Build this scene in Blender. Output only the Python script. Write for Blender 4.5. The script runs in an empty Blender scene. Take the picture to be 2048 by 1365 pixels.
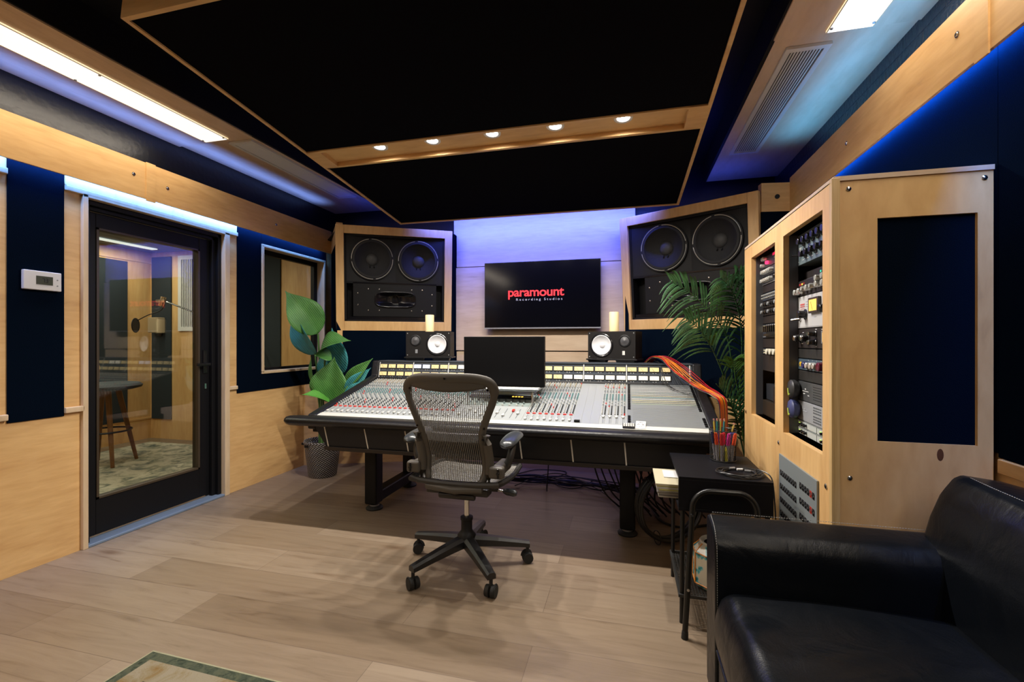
import bpy, math, random
from mathutils import Vector, Matrix
random.seed(7)
SC = bpy.context.scene
COL = SC.collection
PI = math.pi

# ------------------------------------------------------------------ camera
TH = math.atan(231 / 910.2)
camd = bpy.data.cameras.new('camera'); cam = bpy.data.objects.new('camera', camd); COL.objects.link(cam)
camd.lens = 16.0; camd.sensor_width = 36.0; camd.clip_start = 0.02; camd.clip_end = 60
camd.shift_y = 2.5 / 2048
cam.location = (0, 0, 1.22); cam.rotation_euler = (PI / 2, 0, TH)
SC.camera = cam

# ------------------------------------------------------------------ world, exposure, lights
w = bpy.data.worlds.new('world'); SC.world = w; w.use_nodes = True
w.node_tree.nodes['Background'].inputs[0].default_value = (0.5, 0.55, 0.7, 1)
w.node_tree.nodes['Background'].inputs[1].default_value = 0.0
vs = SC.view_settings
vs.view_transform = 'Standard'; vs.look = 'None'; vs.gamma = 1; vs.use_curve_mapping = False
vs.exposure = 0.25
SC.cycles.max_bounces = 8
SC.cycles.diffuse_bounces = 4
SC.cycles.transparent_max_bounces = 16
SC.cycles.sample_clamp_indirect = 4
SC.cycles.caustics_reflective = False; SC.cycles.caustics_refractive = False
SC.cycles.use_denoising = True

def area(name, loc, sx, sy, power, color, direction=(0, 0, -1), spread=PI):
    l = bpy.data.lights.new(name, 'AREA'); l.shape = 'RECTANGLE'; l.size = sx; l.size_y = sy
    l.energy = power; l.color = color; l.spread = spread
    o = bpy.data.objects.new(name, l); COL.objects.link(o); o.location = loc
    d = Vector(direction).normalized()
    # local X keeps along world X or Y; build a frame by hand
    z = -d
    yref = Vector((0, 1, 0)) if abs(z.y) < 0.9 else Vector((0, 0, 1))
    x = yref.cross(z).normalized(); y = z.cross(x)
    o.matrix_world = Matrix.Translation(loc) @ Matrix((x, y, z)).transposed().to_4x4()
    return o

WARM = (1.0, 0.86, 0.68); BLUE = (0.04, 0.22, 1.0); NEUT = (1.0, 0.93, 0.84)
K = 1.0
# soffit light panels (long fluorescent troughs above both side aisles); rear pair is unseen fill
area('soffit_or_fill_lamp', (-2.83, 1.42, 2.646), 0.18, 2.3, 15 * K, WARM)
area('soffit_or_fill_lamp', (-2.83, -1.2, 2.646), 0.18, 2.3, 22 * K, WARM)  # added behind the camera for fill, no panel built here
area('soffit_or_fill_lamp', (0.985, 1.22, 2.646), 0.17, 2.26, 15 * K, WARM)
area('soffit_or_fill_lamp', (0.985, -1.2, 2.646), 0.17, 2.3, 22 * K, WARM)  # likewise an added fill light out of view
# LED tape behind the wall fascias, shining down on the fabric and up on the painted brick
area('led_lamp', (-3.059, 0.9, 2.185), 0.012, 6.4, 32 * K, (0.09, 0.30, 1.0), (-.7, 0, -1))
area('led_lamp', (-3.085, 0.9, 2.40), 0.03, 6.4, 7 * K, (0.12, 0.26, 1.0), (0.0, 0, 1), 1.15)
area('led_lamp', (1.138, 0.9, 2.185), 0.010, 5.2, 62 * K, (0.02, 0.24, 1.0), (.6, 0, -1))
area('led_lamp', (1.155, 1.0, 2.40), 0.03, 5.2, 7 * K, (0.08, 0.42, 1.0), (-0.15, 0, 1), 1.7)
# LED tape above the front panel and on top of the built-in loudspeakers
area('led_lamp', (-0.81, 3.87, 2.44), 2.1, 0.03, 32 * K, (0.07, 0.12, 1.0), (0, 1, -0.45), 2.5)
area('led_lamp', (-2.3, 4.1, 2.36), 0.7, 0.04, 1.2 * K, (0.03, 0.08, 1.0), (0, 0.2, 1))
area('led_lamp', (0.6, 4.1, 2.36), 0.7, 0.04, 1.2 * K, (0.03, 0.08, 1.0), (0, 0.2, 1))
area('led_lamp', (-0.81, 4.22, 0.62), 2.2, 0.04, 1.5 * K, (0.70, 0.55, 1.0), (0, -0.35, -1))
# recording booth beyond the glass
area('booth_lamp', (-5.58, 3.1, 2.34), 0.07, 2.3, 24 * K, WARM)
area('booth_lamp', (-4.3, 3.0, 2.33), 0.3, 1.2, 19 * K, WARM)

def spot(loc, power, angle=2.3, blend=0.9, color=NEUT, r=0.03):
    l = bpy.data.lights.new('downlight_or_fill_lamp', 'SPOT'); l.energy = power; l.color = color
    l.spot_size = angle; l.spot_blend = blend; l.shadow_soft_size = r
    o = bpy.data.objects.new('downlight_or_fill_lamp', l); COL.objects.link(o); o.location = loc
    return o

# ------------------------------------------------------------------ mesh helpers
class MB:
    def __init__(s): s.v = []; s.f = []; s.m = []; s.xf = None
    def add(s, vs, fs, m=0):
        b = len(s.v)
        for p in vs:
            p = Vector(p)
            if s.xf is not None: p = s.xf @ p
            s.v.append(p)
        for f in fs: s.f.append(tuple(b + i for i in f)); s.m.append(m)
        return s
    def box(s, x0, x1, y0, y1, z0, z1, m=0):
        if x0 > x1: x0, x1 = x1, x0
        if y0 > y1: y0, y1 = y1, y0
        if z0 > z1: z0, z1 = z1, z0
        v = [(x0,y0,z0),(x1,y0,z0),(x1,y1,z0),(x0,y1,z0),(x0,y0,z1),(x1,y0,z1),(x1,y1,z1),(x0,y1,z1)]
        return s.add(v, [(0,3,2,1),(4,5,6,7),(0,1,5,4),(1,2,6,5),(2,3,7,6),(3,0,4,7)], m)
    def hexa(s, v, m=0):   # 4 bottom + 4 top points
        return s.add(v, [(0,3,2,1),(4,5,6,7),(0,1,5,4),(1,2,6,5),(2,3,7,6),(3,0,4,7)], m)
    def wallbox(s, p0, p1, z0, z1, t, m=0):   # vertical slab from p0 to p1 (xy), thickness t to the left of the direction
        a = Vector(p0); b = Vector(p1); d = (b - a).normalized(); n = Vector((-d.y, d.x)) * t
        q = [a, b, b + n, a + n]
        return s.hexa([(p.x, p.y, z0) for p in q] + [(p.x, p.y, z1) for p in q], m)
    def prism(s, poly, axis, a, b, m=0):  # poly 2D extruded along axis from a to b
        n = len(poly)
        def P(p, t):
            return {'x': (t, p[0], p[1]), 'y': (p[0], t, p[1]), 'z': (p[0], p[1], t)}[axis]
        v = [P(p, a) for p in poly] + [P(p, b) for p in poly]
        f = [tuple(range(n))[::-1], tuple(range(n, 2 * n))] + [(i, (i+1) % n, n + (i+1) % n, n + i) for i in range(n)]
        return s.add(v, f, m)
    def cyl(s, p0, p1, r0, r1=None, n=16, m=0, caps=True):
        if r1 is None: r1 = r0
        p0 = Vector(p0); p1 = Vector(p1); d = (p1 - p0).normalized()
        a = d.orthogonal().normalized(); b = d.cross(a)
        v = []
        for p, r in ((p0, r0), (p1, r1)):
            for i in range(n):
                t = 2 * PI * i / n; v.append(p + (a * math.cos(t) + b * math.sin(t)) * r)
        f = [(i, (i+1) % n, n + (i+1) % n, n + i) for i in range(n)]
        if caps: f += [tuple(range(n))[::-1], tuple(range(n, 2*n))]
        return s.add(v, f, m)
    def tube(s, pts, r, n=8, m=0, closed=False, caps=True):
        pts = [Vector(p) for p in pts]; N = len(pts)
        rr = r if isinstance(r, (list, tuple)) else [r] * N
        tang = []
        for i in range(N):
            if closed: t = pts[(i+1) % N] - pts[i-1]
            else: t = pts[min(i+1, N-1)] - pts[max(i-1, 0)]
            tang.append(t.normalized())
        a = tang[0].orthogonal().normalized(); v = []
        for i in range(N):
            a = (a - tang[i] * a.dot(tang[i]))
            a = a.normalized() if a.length > 1e-6 else tang[i].orthogonal().normalized()
            b = tang[i].cross(a)
            for k in range(n):
                t = 2 * PI * k / n; v.append(pts[i] + (a * math.cos(t) + b * math.sin(t)) * rr[i])
        f = []
        for i in range(N if closed else N - 1):
            j = (i + 1) % N
            for k in range(n): f.append((i*n+k, i*n+(k+1) % n, j*n+(k+1) % n, j*n+k))
        if caps and not closed: f += [tuple(range(n))[::-1], tuple((N-1)*n + k for k in range(n))]
        return s.add(v, f, m)
    def lathe(s, prof, n=32, m=0, c=(0,0,0), axis='z', capend=True):
        v = []
        for r, h in prof:
            for k in range(n):
                t = 2*PI*k/n; x = r*math.cos(t); y = r*math.sin(t)
                p = {'z': (x, y, h), 'y': (x, h, y), '-y': (x, -h, -y), 'x': (h, x, y)}[axis]
                v.append((c[0]+p[0], c[1]+p[1], c[2]+p[2]))
        N = len(prof); f = []
        for i in range(N-1):
            for k in range(n): f.append((i*n+k, i*n+(k+1) % n, (i+1)*n+(k+1) % n, (i+1)*n+k))
        if capend:
            f.append(tuple(range(n))[::-1]); f.append(tuple((N-1)*n+k for k in range(n)))
        return s.add(v, f, m)
    def torus(s, c, R, r, n=40, k=8, m=0, axis='z', sx=1, a0=0, a1=2*PI):
        full = abs(a1 - a0 - 2*PI) < 1e-6
        pts = []
        for i in range(n if full else n + 1):
            t = a0 + (a1 - a0) * i / n; x = R*math.cos(t)*sx; y = R*math.sin(t)
            p = {'z': (x, y, 0), 'y': (x, 0, y), 'x': (0, x, y)}[axis]
            pts.append((c[0]+p[0], c[1]+p[1], c[2]+p[2]))
        return s.tube(pts, r, k, m, closed=full)
    def grid(s, fn, nu, nv, m=0, wrap=False):
        v = [fn(i/(nu-1), j/(nv-1)) for i in range(nu) for j in range(nv)]
        f = [(i*nv+j, (i+1)*nv+j, (i+1)*nv+j+1, i*nv+j+1) for i in range(nu-1) for j in range(nv-1)]
        return s.add(v, f, m)
    def holed(s, x0, x1, z0, z1, hole, y=0, depth=0, m=0, yf=None):   # rectangle in XZ with a hole given as a list of (x, z); optional inner wall
        n = len(hole); cx = sum(p[0] for p in hole)/n; cz = sum(p[1] for p in hole)/n; v = []; yy = yf or (lambda x: y)
        cor = [(x0, z0), (x1, z0), (x1, z1), (x0, z1)]; out = []
        for (hx, hz) in hole:
            dx, dz = hx - cx, hz - cz; t = 1e9
            if dx > 1e-9: t = min(t, (x1-cx)/dx)
            if dx < -1e-9: t = min(t, (x0-cx)/dx)
            if dz > 1e-9: t = min(t, (z1-cz)/dz)
            if dz < -1e-9: t = min(t, (z0-cz)/dz)
            out.append([cx+dx*t, cz+dz*t])
        for c_ in cor:   # snap the nearest ray to each corner
            k = min(range(n), key=lambda i: (out[i][0]-c_[0])**2 + (out[i][1]-c_[1])**2); out[k] = list(c_)
        v = [(p[0], yy(p[0]), p[1]) for p in out] + [(p[0], yy(p[0]), p[1]) for p in hole]
        f = [(i, (i+1) % n, n+(i+1) % n, n+i) for i in range(n)]
        if depth:
            v += [(p[0], yy(p[0]) + depth, p[1]) for p in hole]; f += [(n+i, n+(i+1) % n, 2*n+(i+1) % n, 2*n+i) for i in range(n)]
        return s.add(v, f, m)
    def build(s, name, mats, parent=None, bevel=0, smooth=False, sub=0, solid=0, seg=2, auto=True):
        me = bpy.data.meshes.new(name); me.from_pydata([tuple(p) for p in s.v], [], s.f)
        if not isinstance(mats, (list, tuple)): mats = [mats]
        for mt in mats: me.materials.append(mt)
        me.polygons.foreach_set('material_index', s.m)
        if smooth: me.polygons.foreach_set('use_smooth', [True] * len(s.f))
        me.update()
        o = bpy.data.objects.new(name, me); COL.objects.link(o)
        if parent is not None: o.parent = parent
        if solid:
            q = o.modifiers.new('s', 'SOLIDIFY'); q.thickness = solid; q.offset = 0
        if bevel:
            q = o.modifiers.new('b', 'BEVEL'); q.width = bevel; q.segments = seg; q.limit_method = 'ANGLE'; q.angle_limit = 0.7
            if not smooth: me.polygons.foreach_set('use_smooth', [True] * len(s.f)); w_ = o.modifiers.new('w', 'WEIGHTED_NORMAL')
        if smooth and not sub and auto:
            try: me.set_sharp_from_angle(angle=math.radians(40))
            except Exception: pass
        if sub:
            q = o.modifiers.new('u', 'SUBSURF'); q.levels = sub; q.render_levels = sub
        return o

def thing(name, label, cat, loc=(0,0,0), rz=0, group=None, rx=0):
    o = bpy.data.objects.new(name, None); COL.objects.link(o); o.empty_display_size = 0.1
    o.location = loc; o.rotation_euler = (rx, 0, rz); o['label'] = label; o['category'] = cat
    if group: o['group'] = group
    return o
def tag(o, label, cat, group=None, kind=None):
    o['label'] = label; o['category'] = cat
    if group: o['group'] = group
    if kind: o['kind'] = kind
    return o
def struct(o, label=None):
    o['kind'] = 'structure'
    if label: o['label'] = label
    return o
def dup(root, loc=None, rz=None, label=None, group=None):
    r = root.copy(); COL.objects.link(r)
    if loc is not None: r.location = loc
    if rz is not None: r.rotation_euler.z = rz
    if label: r['label'] = label
    if group: r['group'] = group
    for ch in list(root.children):
        c = ch.copy(); COL.objects.link(c); c.parent = r
        for g in list(ch.children):
            d = g.copy(); COL.objects.link(d); d.parent = c
    return r
def bez(ps, n=16):    # Catmull-Rom through points
    ps = [Vector(p) for p in ps]; q = [2*ps[0]-ps[1]] + ps + [2*ps[-1]-ps[-2]]; out = []
    for i in range(1, len(q)-2):
        for k in range(n):
            t = k/n
            out.append(0.5*((2*q[i]) + (q[i+1]-q[i-1])*t + (2*q[i-1]-5*q[i]+4*q[i+1]-q[i+2])*t*t + (3*q[i]-q[i-1]-3*q[i+1]+q[i+2])*t**3))
    out.append(ps[-1]); return out

# ------------------------------------------------------------------ materials
def nodes(name):
    m = bpy.data.materials.new(name); m.use_nodes = True
    nt = m.node_tree; return m, nt, nt.nodes['Principled BSDF']
def mat(name, c, rough=0.5, metal=0, emit=0, ecol=None, spec=0.5, bump=None, coat=0):
    m, nt, b = nodes(name)
    b.inputs['Base Color'].default_value = (*c, 1); b.inputs['Roughness'].default_value = rough
    b.inputs['Metallic'].default_value = metal; b.inputs['Specular IOR Level'].default_value = spec
    if coat: b.inputs['Coat Weight'].default_value = coat
    if emit: b.inputs['Emission Color'].default_value = (*(ecol or c), 1); b.inputs['Emission Strength'].default_value = emit
    if bump:
        sc, st = bump
        tc = nt.nodes.new('ShaderNodeTexCoord'); n = nt.nodes.new('ShaderNodeTexNoise'); n.inputs['Scale'].default_value = sc
        n.inputs['Detail'].default_value = 4
        bp = nt.nodes.new('ShaderNodeBump'); bp.inputs['Strength'].default_value = st; bp.inputs['Distance'].default_value = 0.01
        nt.links.new(tc.outputs['Object'], n.inputs['Vector']); nt.links.new(n.outputs[0], bp.inputs['Height'])
        nt.links.new(bp.outputs[0], b.inputs['Normal'])
    return m
def ramp(nt, fac, stops):
    r = nt.nodes.new('ShaderNodeValToRGB'); nt.links.new(fac, r.inputs[0])
    e = r.color_ramp.elements
    while len(e) < len(stops): e.new(0.5)
    for i, (p, c) in enumerate(stops): e[i].position = p; e[i].color = (*c, 1)
    return r.outputs[0]
def wood(name, c0, c1, scale=(1, 1, 1), rough=0.42, knots=0.0, spec=0.4):
    m, nt, b = nodes(name)
    tc = nt.nodes.new('ShaderNodeTexCoord'); mp = nt.nodes.new('ShaderNodeMapping'); mp.inputs['Scale'].default_value = scale
    nt.links.new(tc.outputs['Object'], mp.inputs[0])
    n1 = nt.nodes.new('ShaderNodeTexNoise'); n1.inputs['Scale'].default_value = 1.6; n1.inputs['Detail'].default_value = 6; n1.inputs['Roughness'].default_value = 0.6
    n1.inputs['Distortion'].default_value = 0.6
    n2 = nt.nodes.new('ShaderNodeTexNoise'); n2.inputs['Scale'].default_value = 9; n2.inputs['Detail'].default_value = 5; n2.inputs['Distortion'].default_value = 0.4
    nt.links.new(mp.outputs[0], n1.inputs['Vector']); nt.links.new(mp.outputs[0], n2.inputs['Vector'])
    mx = nt.nodes.new('ShaderNodeMix'); mx.data_type = 'FLOAT'; mx.inputs[0].default_value = 0.4
    nt.links.new(n1.outputs[0], mx.inputs[2]); nt.links.new(n2.outputs[0], mx.inputs[3])
    d = tuple(x * 0.72 for x in c0)
    col = ramp(nt, mx.outputs[0], [(0.26, d), (0.40, c0), (0.62, c1), (0.8, tuple(min(1, x*1.06) for x in c1))])
    nt.links.new(col, b.inputs['Base Color'])
    b.inputs['Roughness'].default_value = rough; b.inputs['Specular IOR Level'].default_value = spec
    return m
MA = (0.60, 0.355, 0.145); MB_ = (0.72, 0.465, 0.205)
maple_h = wood('maple_along_y', MA, MB_, (3, .8, 5))
maple_v = wood('maple_upright', MA, MB_, (4, 4, .7))
maple_x = wood('maple_along_x', MA, MB_, (.8, 3, 5))
pale_x = wood('pale_maple_along_x', (0.55, 0.41, 0.29), (0.64, 0.50, 0.37), (.8, 3, 5))
ply_edge = wood('plywood_edge', (0.50, 0.33, 0.14), (0.66, 0.47, 0.24), (30, 30, .7))
walnut = wood('walnut_leg', (0.16, 0.075, 0.03), (0.26, 0.13, 0.055), (6, 6, 1))
pale_trim = wood('pale_maple_trim', (0.58, 0.43, 0.27), (0.66, 0.51, 0.34), (4, 4, 1))
fabric = mat('dark_navy_fabric', (0.0022, 0.0050, 0.0115), 0.95, spec=0.0, bump=(400, 0.3))
fabric_blk = mat('black_fabric', (0.006, 0.006, 0.008), 0.95, spec=0.0, bump=(400, 0.3))
navy = mat('navy_wall_paint', (0.004, 0.005, 0.009), 0.33, bump=(30, 0.15))
blackp = mat('black_paint', (0.005, 0.005, 0.006), 0.5, spec=0.22)
blackg = mat('black_gloss', (0.006, 0.006, 0.008), 0.18)
blackm = mat('black_metal', (0.012, 0.012, 0.013), 0.38, metal=0.3)
blackpl = mat('black_plastic', (0.008, 0.008, 0.009), 0.5, spec=0.25, bump=(300, 0.1))
screenm = mat('screen_glass', (0.003, 0.003, 0.004), 0.12, spec=0.28)
monm = mat('monitor_matte', (0.003, 0.003, 0.0035), 0.4, spec=0.12)
chrome = mat('chrome', (0.7, 0.7, 0.7), 0.2, metal=1)
silver = mat('brushed_silver', (0.45, 0.46, 0.48), 0.35, metal=0.8)
white = mat('white_plastic', (0.72, 0.72, 0.72), 0.4)
offwhite = mat('off_white_paint', (0.60, 0.60, 0.58), 0.5)
greyp = mat('grey_panel', (0.20, 0.21, 0.22), 0.45)
rubber = mat('rubber', (0.010, 0.010, 0.010), 0.7)
def glass_mat():
    m, nt, b = nodes('window_glass'); nt.nodes.remove(b)
    out = nt.nodes['Material Output']
    t = nt.nodes.new('ShaderNodeBsdfTransparent'); g = nt.nodes.new('ShaderNodeBsdfGlossy'); g.inputs['Roughness'].default_value = 0.02
    t.inputs[0].default_value = (0.84, 0.90, 0.87, 1)
    lw = nt.nodes.new('ShaderNodeLayerWeight'); lw.inputs[0].default_value = 0.5
    pw = nt.nodes.new('ShaderNodeMath'); pw.operation = 'POWER'; pw.inputs[1].default_value = 5
    ma = nt.nodes.new('ShaderNodeMath'); ma.operation = 'MULTIPLY_ADD'; ma.inputs[1].default_value = 0.96; ma.inputs[2].default_value = 0.07
    mx = nt.nodes.new('ShaderNodeMixShader')
    nt.links.new(lw.outputs['Facing'], pw.inputs[0]); nt.links.new(pw.outputs[0], ma.inputs[0])
    nt.links.new(ma.outputs[0], mx.inputs[0]); nt.links.new(t.outputs[0], mx.inputs[1]); nt.links.new(g.outputs[0], mx.inputs[2])
    nt.links.new(mx.outputs[0], out.inputs[0]); return m
glass = glass_mat()
def floor_mat():
    m, nt, b = nodes('oak_plank_floor')
    tc = nt.nodes.new('ShaderNodeTexCoord'); br = nt.nodes.new('ShaderNodeTexBrick')
    mp = nt.nodes.new('ShaderNodeMapping'); mp.inputs['Location'].default_value = (0.37, 0.09, 0)
    nt.links.new(tc.outputs['Object'], mp.inputs[0]); nt.links.new(mp.outputs[0], br.inputs['Vector'])
    br.inputs['Scale'].default_value = 1; br.inputs['Brick Width'].default_value = 1.55; br.inputs['Row Height'].default_value = 0.235
    br.inputs['Mortar Size'].default_value = 0.0014; br.inputs['Mortar Smooth'].default_value = 0.3; br.offset = 0.37; br.inputs['Bias'].default_value = 0
    br.inputs['Color1'].default_value = (0.190, 0.137, 0.090, 1); br.inputs['Color2'].default_value = (0.285, 0.222, 0.162, 1)
    br.inputs['Mortar'].default_value = (0.14, 0.10, 0.07, 1)
    m2 = nt.nodes.new('ShaderNodeMapping'); m2.inputs['Scale'].default_value = (0.9, 9, 1)
    nt.links.new(tc.outputs['Object'], m2.inputs[0])
    n = nt.nodes.new('ShaderNodeTexNoise'); n.inputs['Scale'].default_value = 2.4; n.inputs['Detail'].default_value = 8; n.inputs['Roughness'].default_value = 0.65; n.inputs['Distortion'].default_value = 1.2
    nt.links.new(m2.outputs[0], n.inputs['Vector'])
    col = ramp(nt, n.outputs[0], [(0.25, (0.50, 0.42, 0.36)), (0.42, (0.86, 0.84, 0.82)), (0.6, (1, 1, 1)), (0.8, (1.06, 1.04, 1.0))])
    mx = nt.nodes.new('ShaderNodeMix'); mx.data_type = 'RGBA'; mx.blend_type = 'MULTIPLY'; mx.inputs[0].default_value = 0.85
    nt.links.new(br.outputs['Color'], mx.inputs[6]); nt.links.new(col, mx.inputs[7])
    # knots
    m3 = nt.nodes.new('ShaderNodeMapping'); m3.inputs['Scale'].default_value = (1.3, 4.2, 1)
    vo = nt.nodes.new('ShaderNodeTexVoronoi'); vo.inputs['Scale'].default_value = 0.9
    nt.links.new(tc.outputs['Object'], m3.inputs[0]); nt.links.new(m3.outputs[0], vo.inputs['Vector'])
    kc = ramp(nt, vo.outputs['Distance'], [(0.0, (0.45, 0.36, 0.30)), (0.05, (0.7, 0.62, 0.56)), (0.13, (1, 1, 1)), (1, (1, 1, 1))])
    mk = nt.nodes.new('ShaderNodeMix'); mk.data_type = 'RGBA'; mk.blend_type = 'MULTIPLY'; mk.inputs[0].default_value = 0.8
    nt.links.new(mx.outputs[2], mk.inputs[6]); nt.links.new(kc, mk.inputs[7])
    nt.links.new(mk.outputs[2], b.inputs['Base Color'])
    b.inputs['Roughness'].default_value = 0.42; b.inputs['Specular IOR Level'].default_value = 0.35
    bp = nt.nodes.new('ShaderNodeBump'); bp.inputs['Strength'].default_value = 0.25; bp.inputs['Distance'].default_value = 0.002; bp.invert = True
    nt.links.new(br.outputs['Fac'], bp.inputs['Height']); nt.links.new(bp.outputs[0], b.inputs['Normal'])
    return m
floorm = floor_mat()
def brick_mat():
    m, nt, b = nodes('painted_block'); b.inputs['Base Color'].default_value = (0.014, 0.022, 0.042, 1); b.inputs['Roughness'].default_value = 0.32
    tc = nt.nodes.new('ShaderNodeTexCoord'); mp = nt.nodes.new('ShaderNodeMapping'); mp.inputs['Rotation'].default_value = (PI/2, 0, PI/2)
    sp = nt.nodes.new('ShaderNodeSeparateXYZ'); cb = nt.nodes.new('ShaderNodeCombineXYZ')
    nt.links.new(tc.outputs['Object'], sp.inputs[0]); nt.links.new(sp.outputs[1], cb.inputs[0]); nt.links.new(sp.outputs[2], cb.inputs[1])
    br = nt.nodes.new('ShaderNodeTexBrick'); br.inputs['Scale'].default_value = 1; br.inputs['Brick Width'].default_value = 0.30; br.inputs['Row Height'].default_value = 0.13; br.inputs['Mortar Size'].default_value = 0.006
    br.inputs['Mortar Smooth'].default_value = 0.6
    nt.links.new(cb.outputs[0], br.inputs['Vector'])
    n = nt.nodes.new('ShaderNodeTexNoise'); n.inputs['Scale'].default_value = 45; n.inputs['Detail'].default_value = 6; nt.links.new(tc.outputs['Object'], n.inputs['Vector'])
    ad = nt.nodes.new('ShaderNodeMath'); ad.operation = 'MULTIPLY_ADD'; ad.inputs[1].default_value = -1.2
    nt.links.new(br.outputs['Fac'], ad.inputs[0]); nt.links.new(n.outputs[0], ad.inputs[2])
    bp = nt.nodes.new('ShaderNodeBump'); bp.inputs['Strength'].default_value = 0.8; bp.inputs['Distance'].default_value = 0.01
    nt.links.new(ad.outputs[0], bp.inputs['Height']); nt.links.new(bp.outputs[0], b.inputs['Normal']); return m
brickm = brick_mat()
def leather_mat():
    m, nt, b = nodes('black_leather'); b.inputs['Base Color'].default_value = (0.003, 0.004, 0.006, 1); b.inputs['Specular IOR Level'].default_value = 0.17
    tc = nt.nodes.new('ShaderNodeTexCoord')
    v = nt.nodes.new('ShaderNodeTexVoronoi'); v.inputs['Scale'].default_value = 260; nt.links.new(tc.outputs['Object'], v.inputs['Vector'])
    n = nt.nodes.new('ShaderNodeTexNoise'); n.inputs['Scale'].default_value = 7; n.inputs['Detail'].default_value = 5; n.inputs['Distortion'].default_value = 1.5
    nt.links.new(tc.outputs['Object'], n.inputs['Vector'])
    b1 = nt.nodes.new('ShaderNodeBump'); b1.inputs['Strength'].default_value = 0.15; b1.inputs['Distance'].default_value = 0.001
    b2 = nt.nodes.new('ShaderNodeBump'); b2.inputs['Strength'].default_value = 0.18; b2.inputs['Distance'].default_value = 0.02
    nt.links.new(v.outputs[0], b1.inputs['Height']); nt.links.new(n.outputs[0], b2.inputs['Height']); nt.links.new(b2.outputs[0], b1.inputs['Normal'])
    nt.links.new(b1.outputs[0], b.inputs['Normal'])
    r = ramp(nt, n.outputs[0], [(0.3, (0.27,)*3), (0.7, (0.38,)*3)]); nt.links.new(r, b.inputs['Roughness'])
    return m
leather = leather_mat()
def rug_mat(name, a, b_, c, scale):
    m, nt, b = nodes(name); tc = nt.nodes.new('ShaderNodeTexCoord')
    n = nt.nodes.new('ShaderNodeTexNoise'); n.inputs['Scale'].default_value = scale; n.inputs['Detail'].default_value = 7; n.inputs['Roughness'].default_value = 0.7; n.inputs['Distortion'].default_value = 0.8
    nt.links.new(tc.outputs['Object'], n.inputs['Vector'])
    nt.links.new(ramp(nt, n.outputs[0], [(0.36, a), (0.47, b_), (0.56, c), (0.7, c)]), b.inputs['Base Color'])
    b.inputs['Roughness'].default_value = 0.95; b.inputs['Specular IOR Level'].default_value = 0.1
    bp = nt.nodes.new('ShaderNodeBump'); bp.inputs['Strength'].default_value = 0.5; bp.inputs['Distance'].default_value = 0.004
    n2 = nt.nodes.new('ShaderNodeTexNoise'); n2.inputs['Scale'].default_value = 300; nt.links.new(tc.outputs['Object'], n2.inputs['Vector'])
    nt.links.new(n2.outputs[0], bp.inputs['Height']); nt.links.new(bp.outputs[0], b.inputs['Normal']); return m
def leaf_mat(name, c, c2, rough=0.5):
    m, nt, b = nodes(name); tc = nt.nodes.new('ShaderNodeTexCoord')
    wv_ = nt.nodes.new('ShaderNodeTexWave'); wv_.inputs['Scale'].default_value = 26; wv_.inputs['Distortion'].default_value = 1.5; wv_.bands_direction = 'DIAGONAL'; nt.links.new(tc.outputs['Object'], wv_.inputs['Vector'])
    bq = nt.nodes.new('ShaderNodeBump'); bq.inputs['Strength'].default_value = .35; bq.inputs['Distance'].default_value = .004; nt.links.new(wv_.outputs['Fac'], bq.inputs['Height']); nt.links.new(bq.outputs[0], b.inputs['Normal'])
    n = nt.nodes.new('ShaderNodeTexNoise'); n.inputs['Scale'].default_value = 9; nt.links.new(tc.outputs['Object'], n.inputs['Vector'])
    nt.links.new(ramp(nt, n.outputs[0], [(0.35, c), (0.65, c2)]), b.inputs['Base Color'])
    b.inputs['Roughness'].default_value = rough
    return m

# ================================================================== SETTING
WL, WR, WF, YB = -3.11, 1.17, 4.5, -2.6        # left wall face, right wall face, front wall, back wall
FB, FT = 2.155, 2.39                            # fascia bottom and top
CZ = 2.86
struct(MB().box(-6.3, 1.6, YB - .3, 4.8, -0.12, 0).build('floor', floorm))
struct(MB().box(-3.5, 1.6, YB - .3, 4.8, CZ, CZ + .1).build('ceiling', blackp))

# left wall: maple lining with the booth door and window cut out; painted block above the fascia
m = MB(); T = WL - .15
m.box(T, WL, YB, 1.985, 0, 2.25); m.box(T, WL, 2.955, 3.33, 0, 2.25); m.box(T, WL, 1.985, 2.955, 2.10, 2.25)
m.box(T, WL, 3.33, 4.17, 0, .955); m.box(T, WL, 3.33, 4.17, 2.07, 2.25); m.box(T, WL, 4.17, 4.6, 0, 2.25)
m.box(T, -3.2, YB, 4.6, 2.25, CZ, 1)
struct(m.build('wall_left', [maple_h, navy]))
# right wall
m = MB(); m.box(WR, WR + .2, YB, 4.6, 0, 2.25); m.box(1.27, 1.37, YB, 4.6, 2.25, CZ, 1)
struct(m.build('wall_right', [maple_h, brickm]))
# front wall: navy paint, maple panel bay in the middle
m = MB(); m.box(-3.4, 1.5, WF, WF + .12, 0, CZ)
struct(m.build('wall_front', navy))
m = MB(); m.box(-3.26, 1.37, YB - .12, YB, 0, CZ)
struct(m.build('wall_back', fabric))
m = MB(); m.box(-1.694, .068, 4.30, 4.40, 1.975, 2.66); m.box(-1.694, .068, 4.285, 4.40, 1.14, 1.965); m.box(-1.694, .068, 4.30, 4.40, .86, 1.13)
m.box(-1.694, .068, 4.31, 4.40, 0, .85)
struct(m.build('wall_front_panel', pale_x))

def fascia(name, x0, x1, y0, y1, yb):
    m = MB(); m.box(x0, x1, y0, y1, FB, FT)
    s = -1 if x0 > 0 else 1
    xf = x1 if s > 0 else x0
    m.box(xf, xf + s * .006, yb - .03, yb + .03, FB - .012, FT + .004)
    o = struct(m.build(name, maple_h))
    return o
fascia('trim_1', -3.052, -3.04, YB, 4.205, 2.315)
fascia('trim_2', 1.12, 1.132, YB, 3.63, 1.81)
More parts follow.
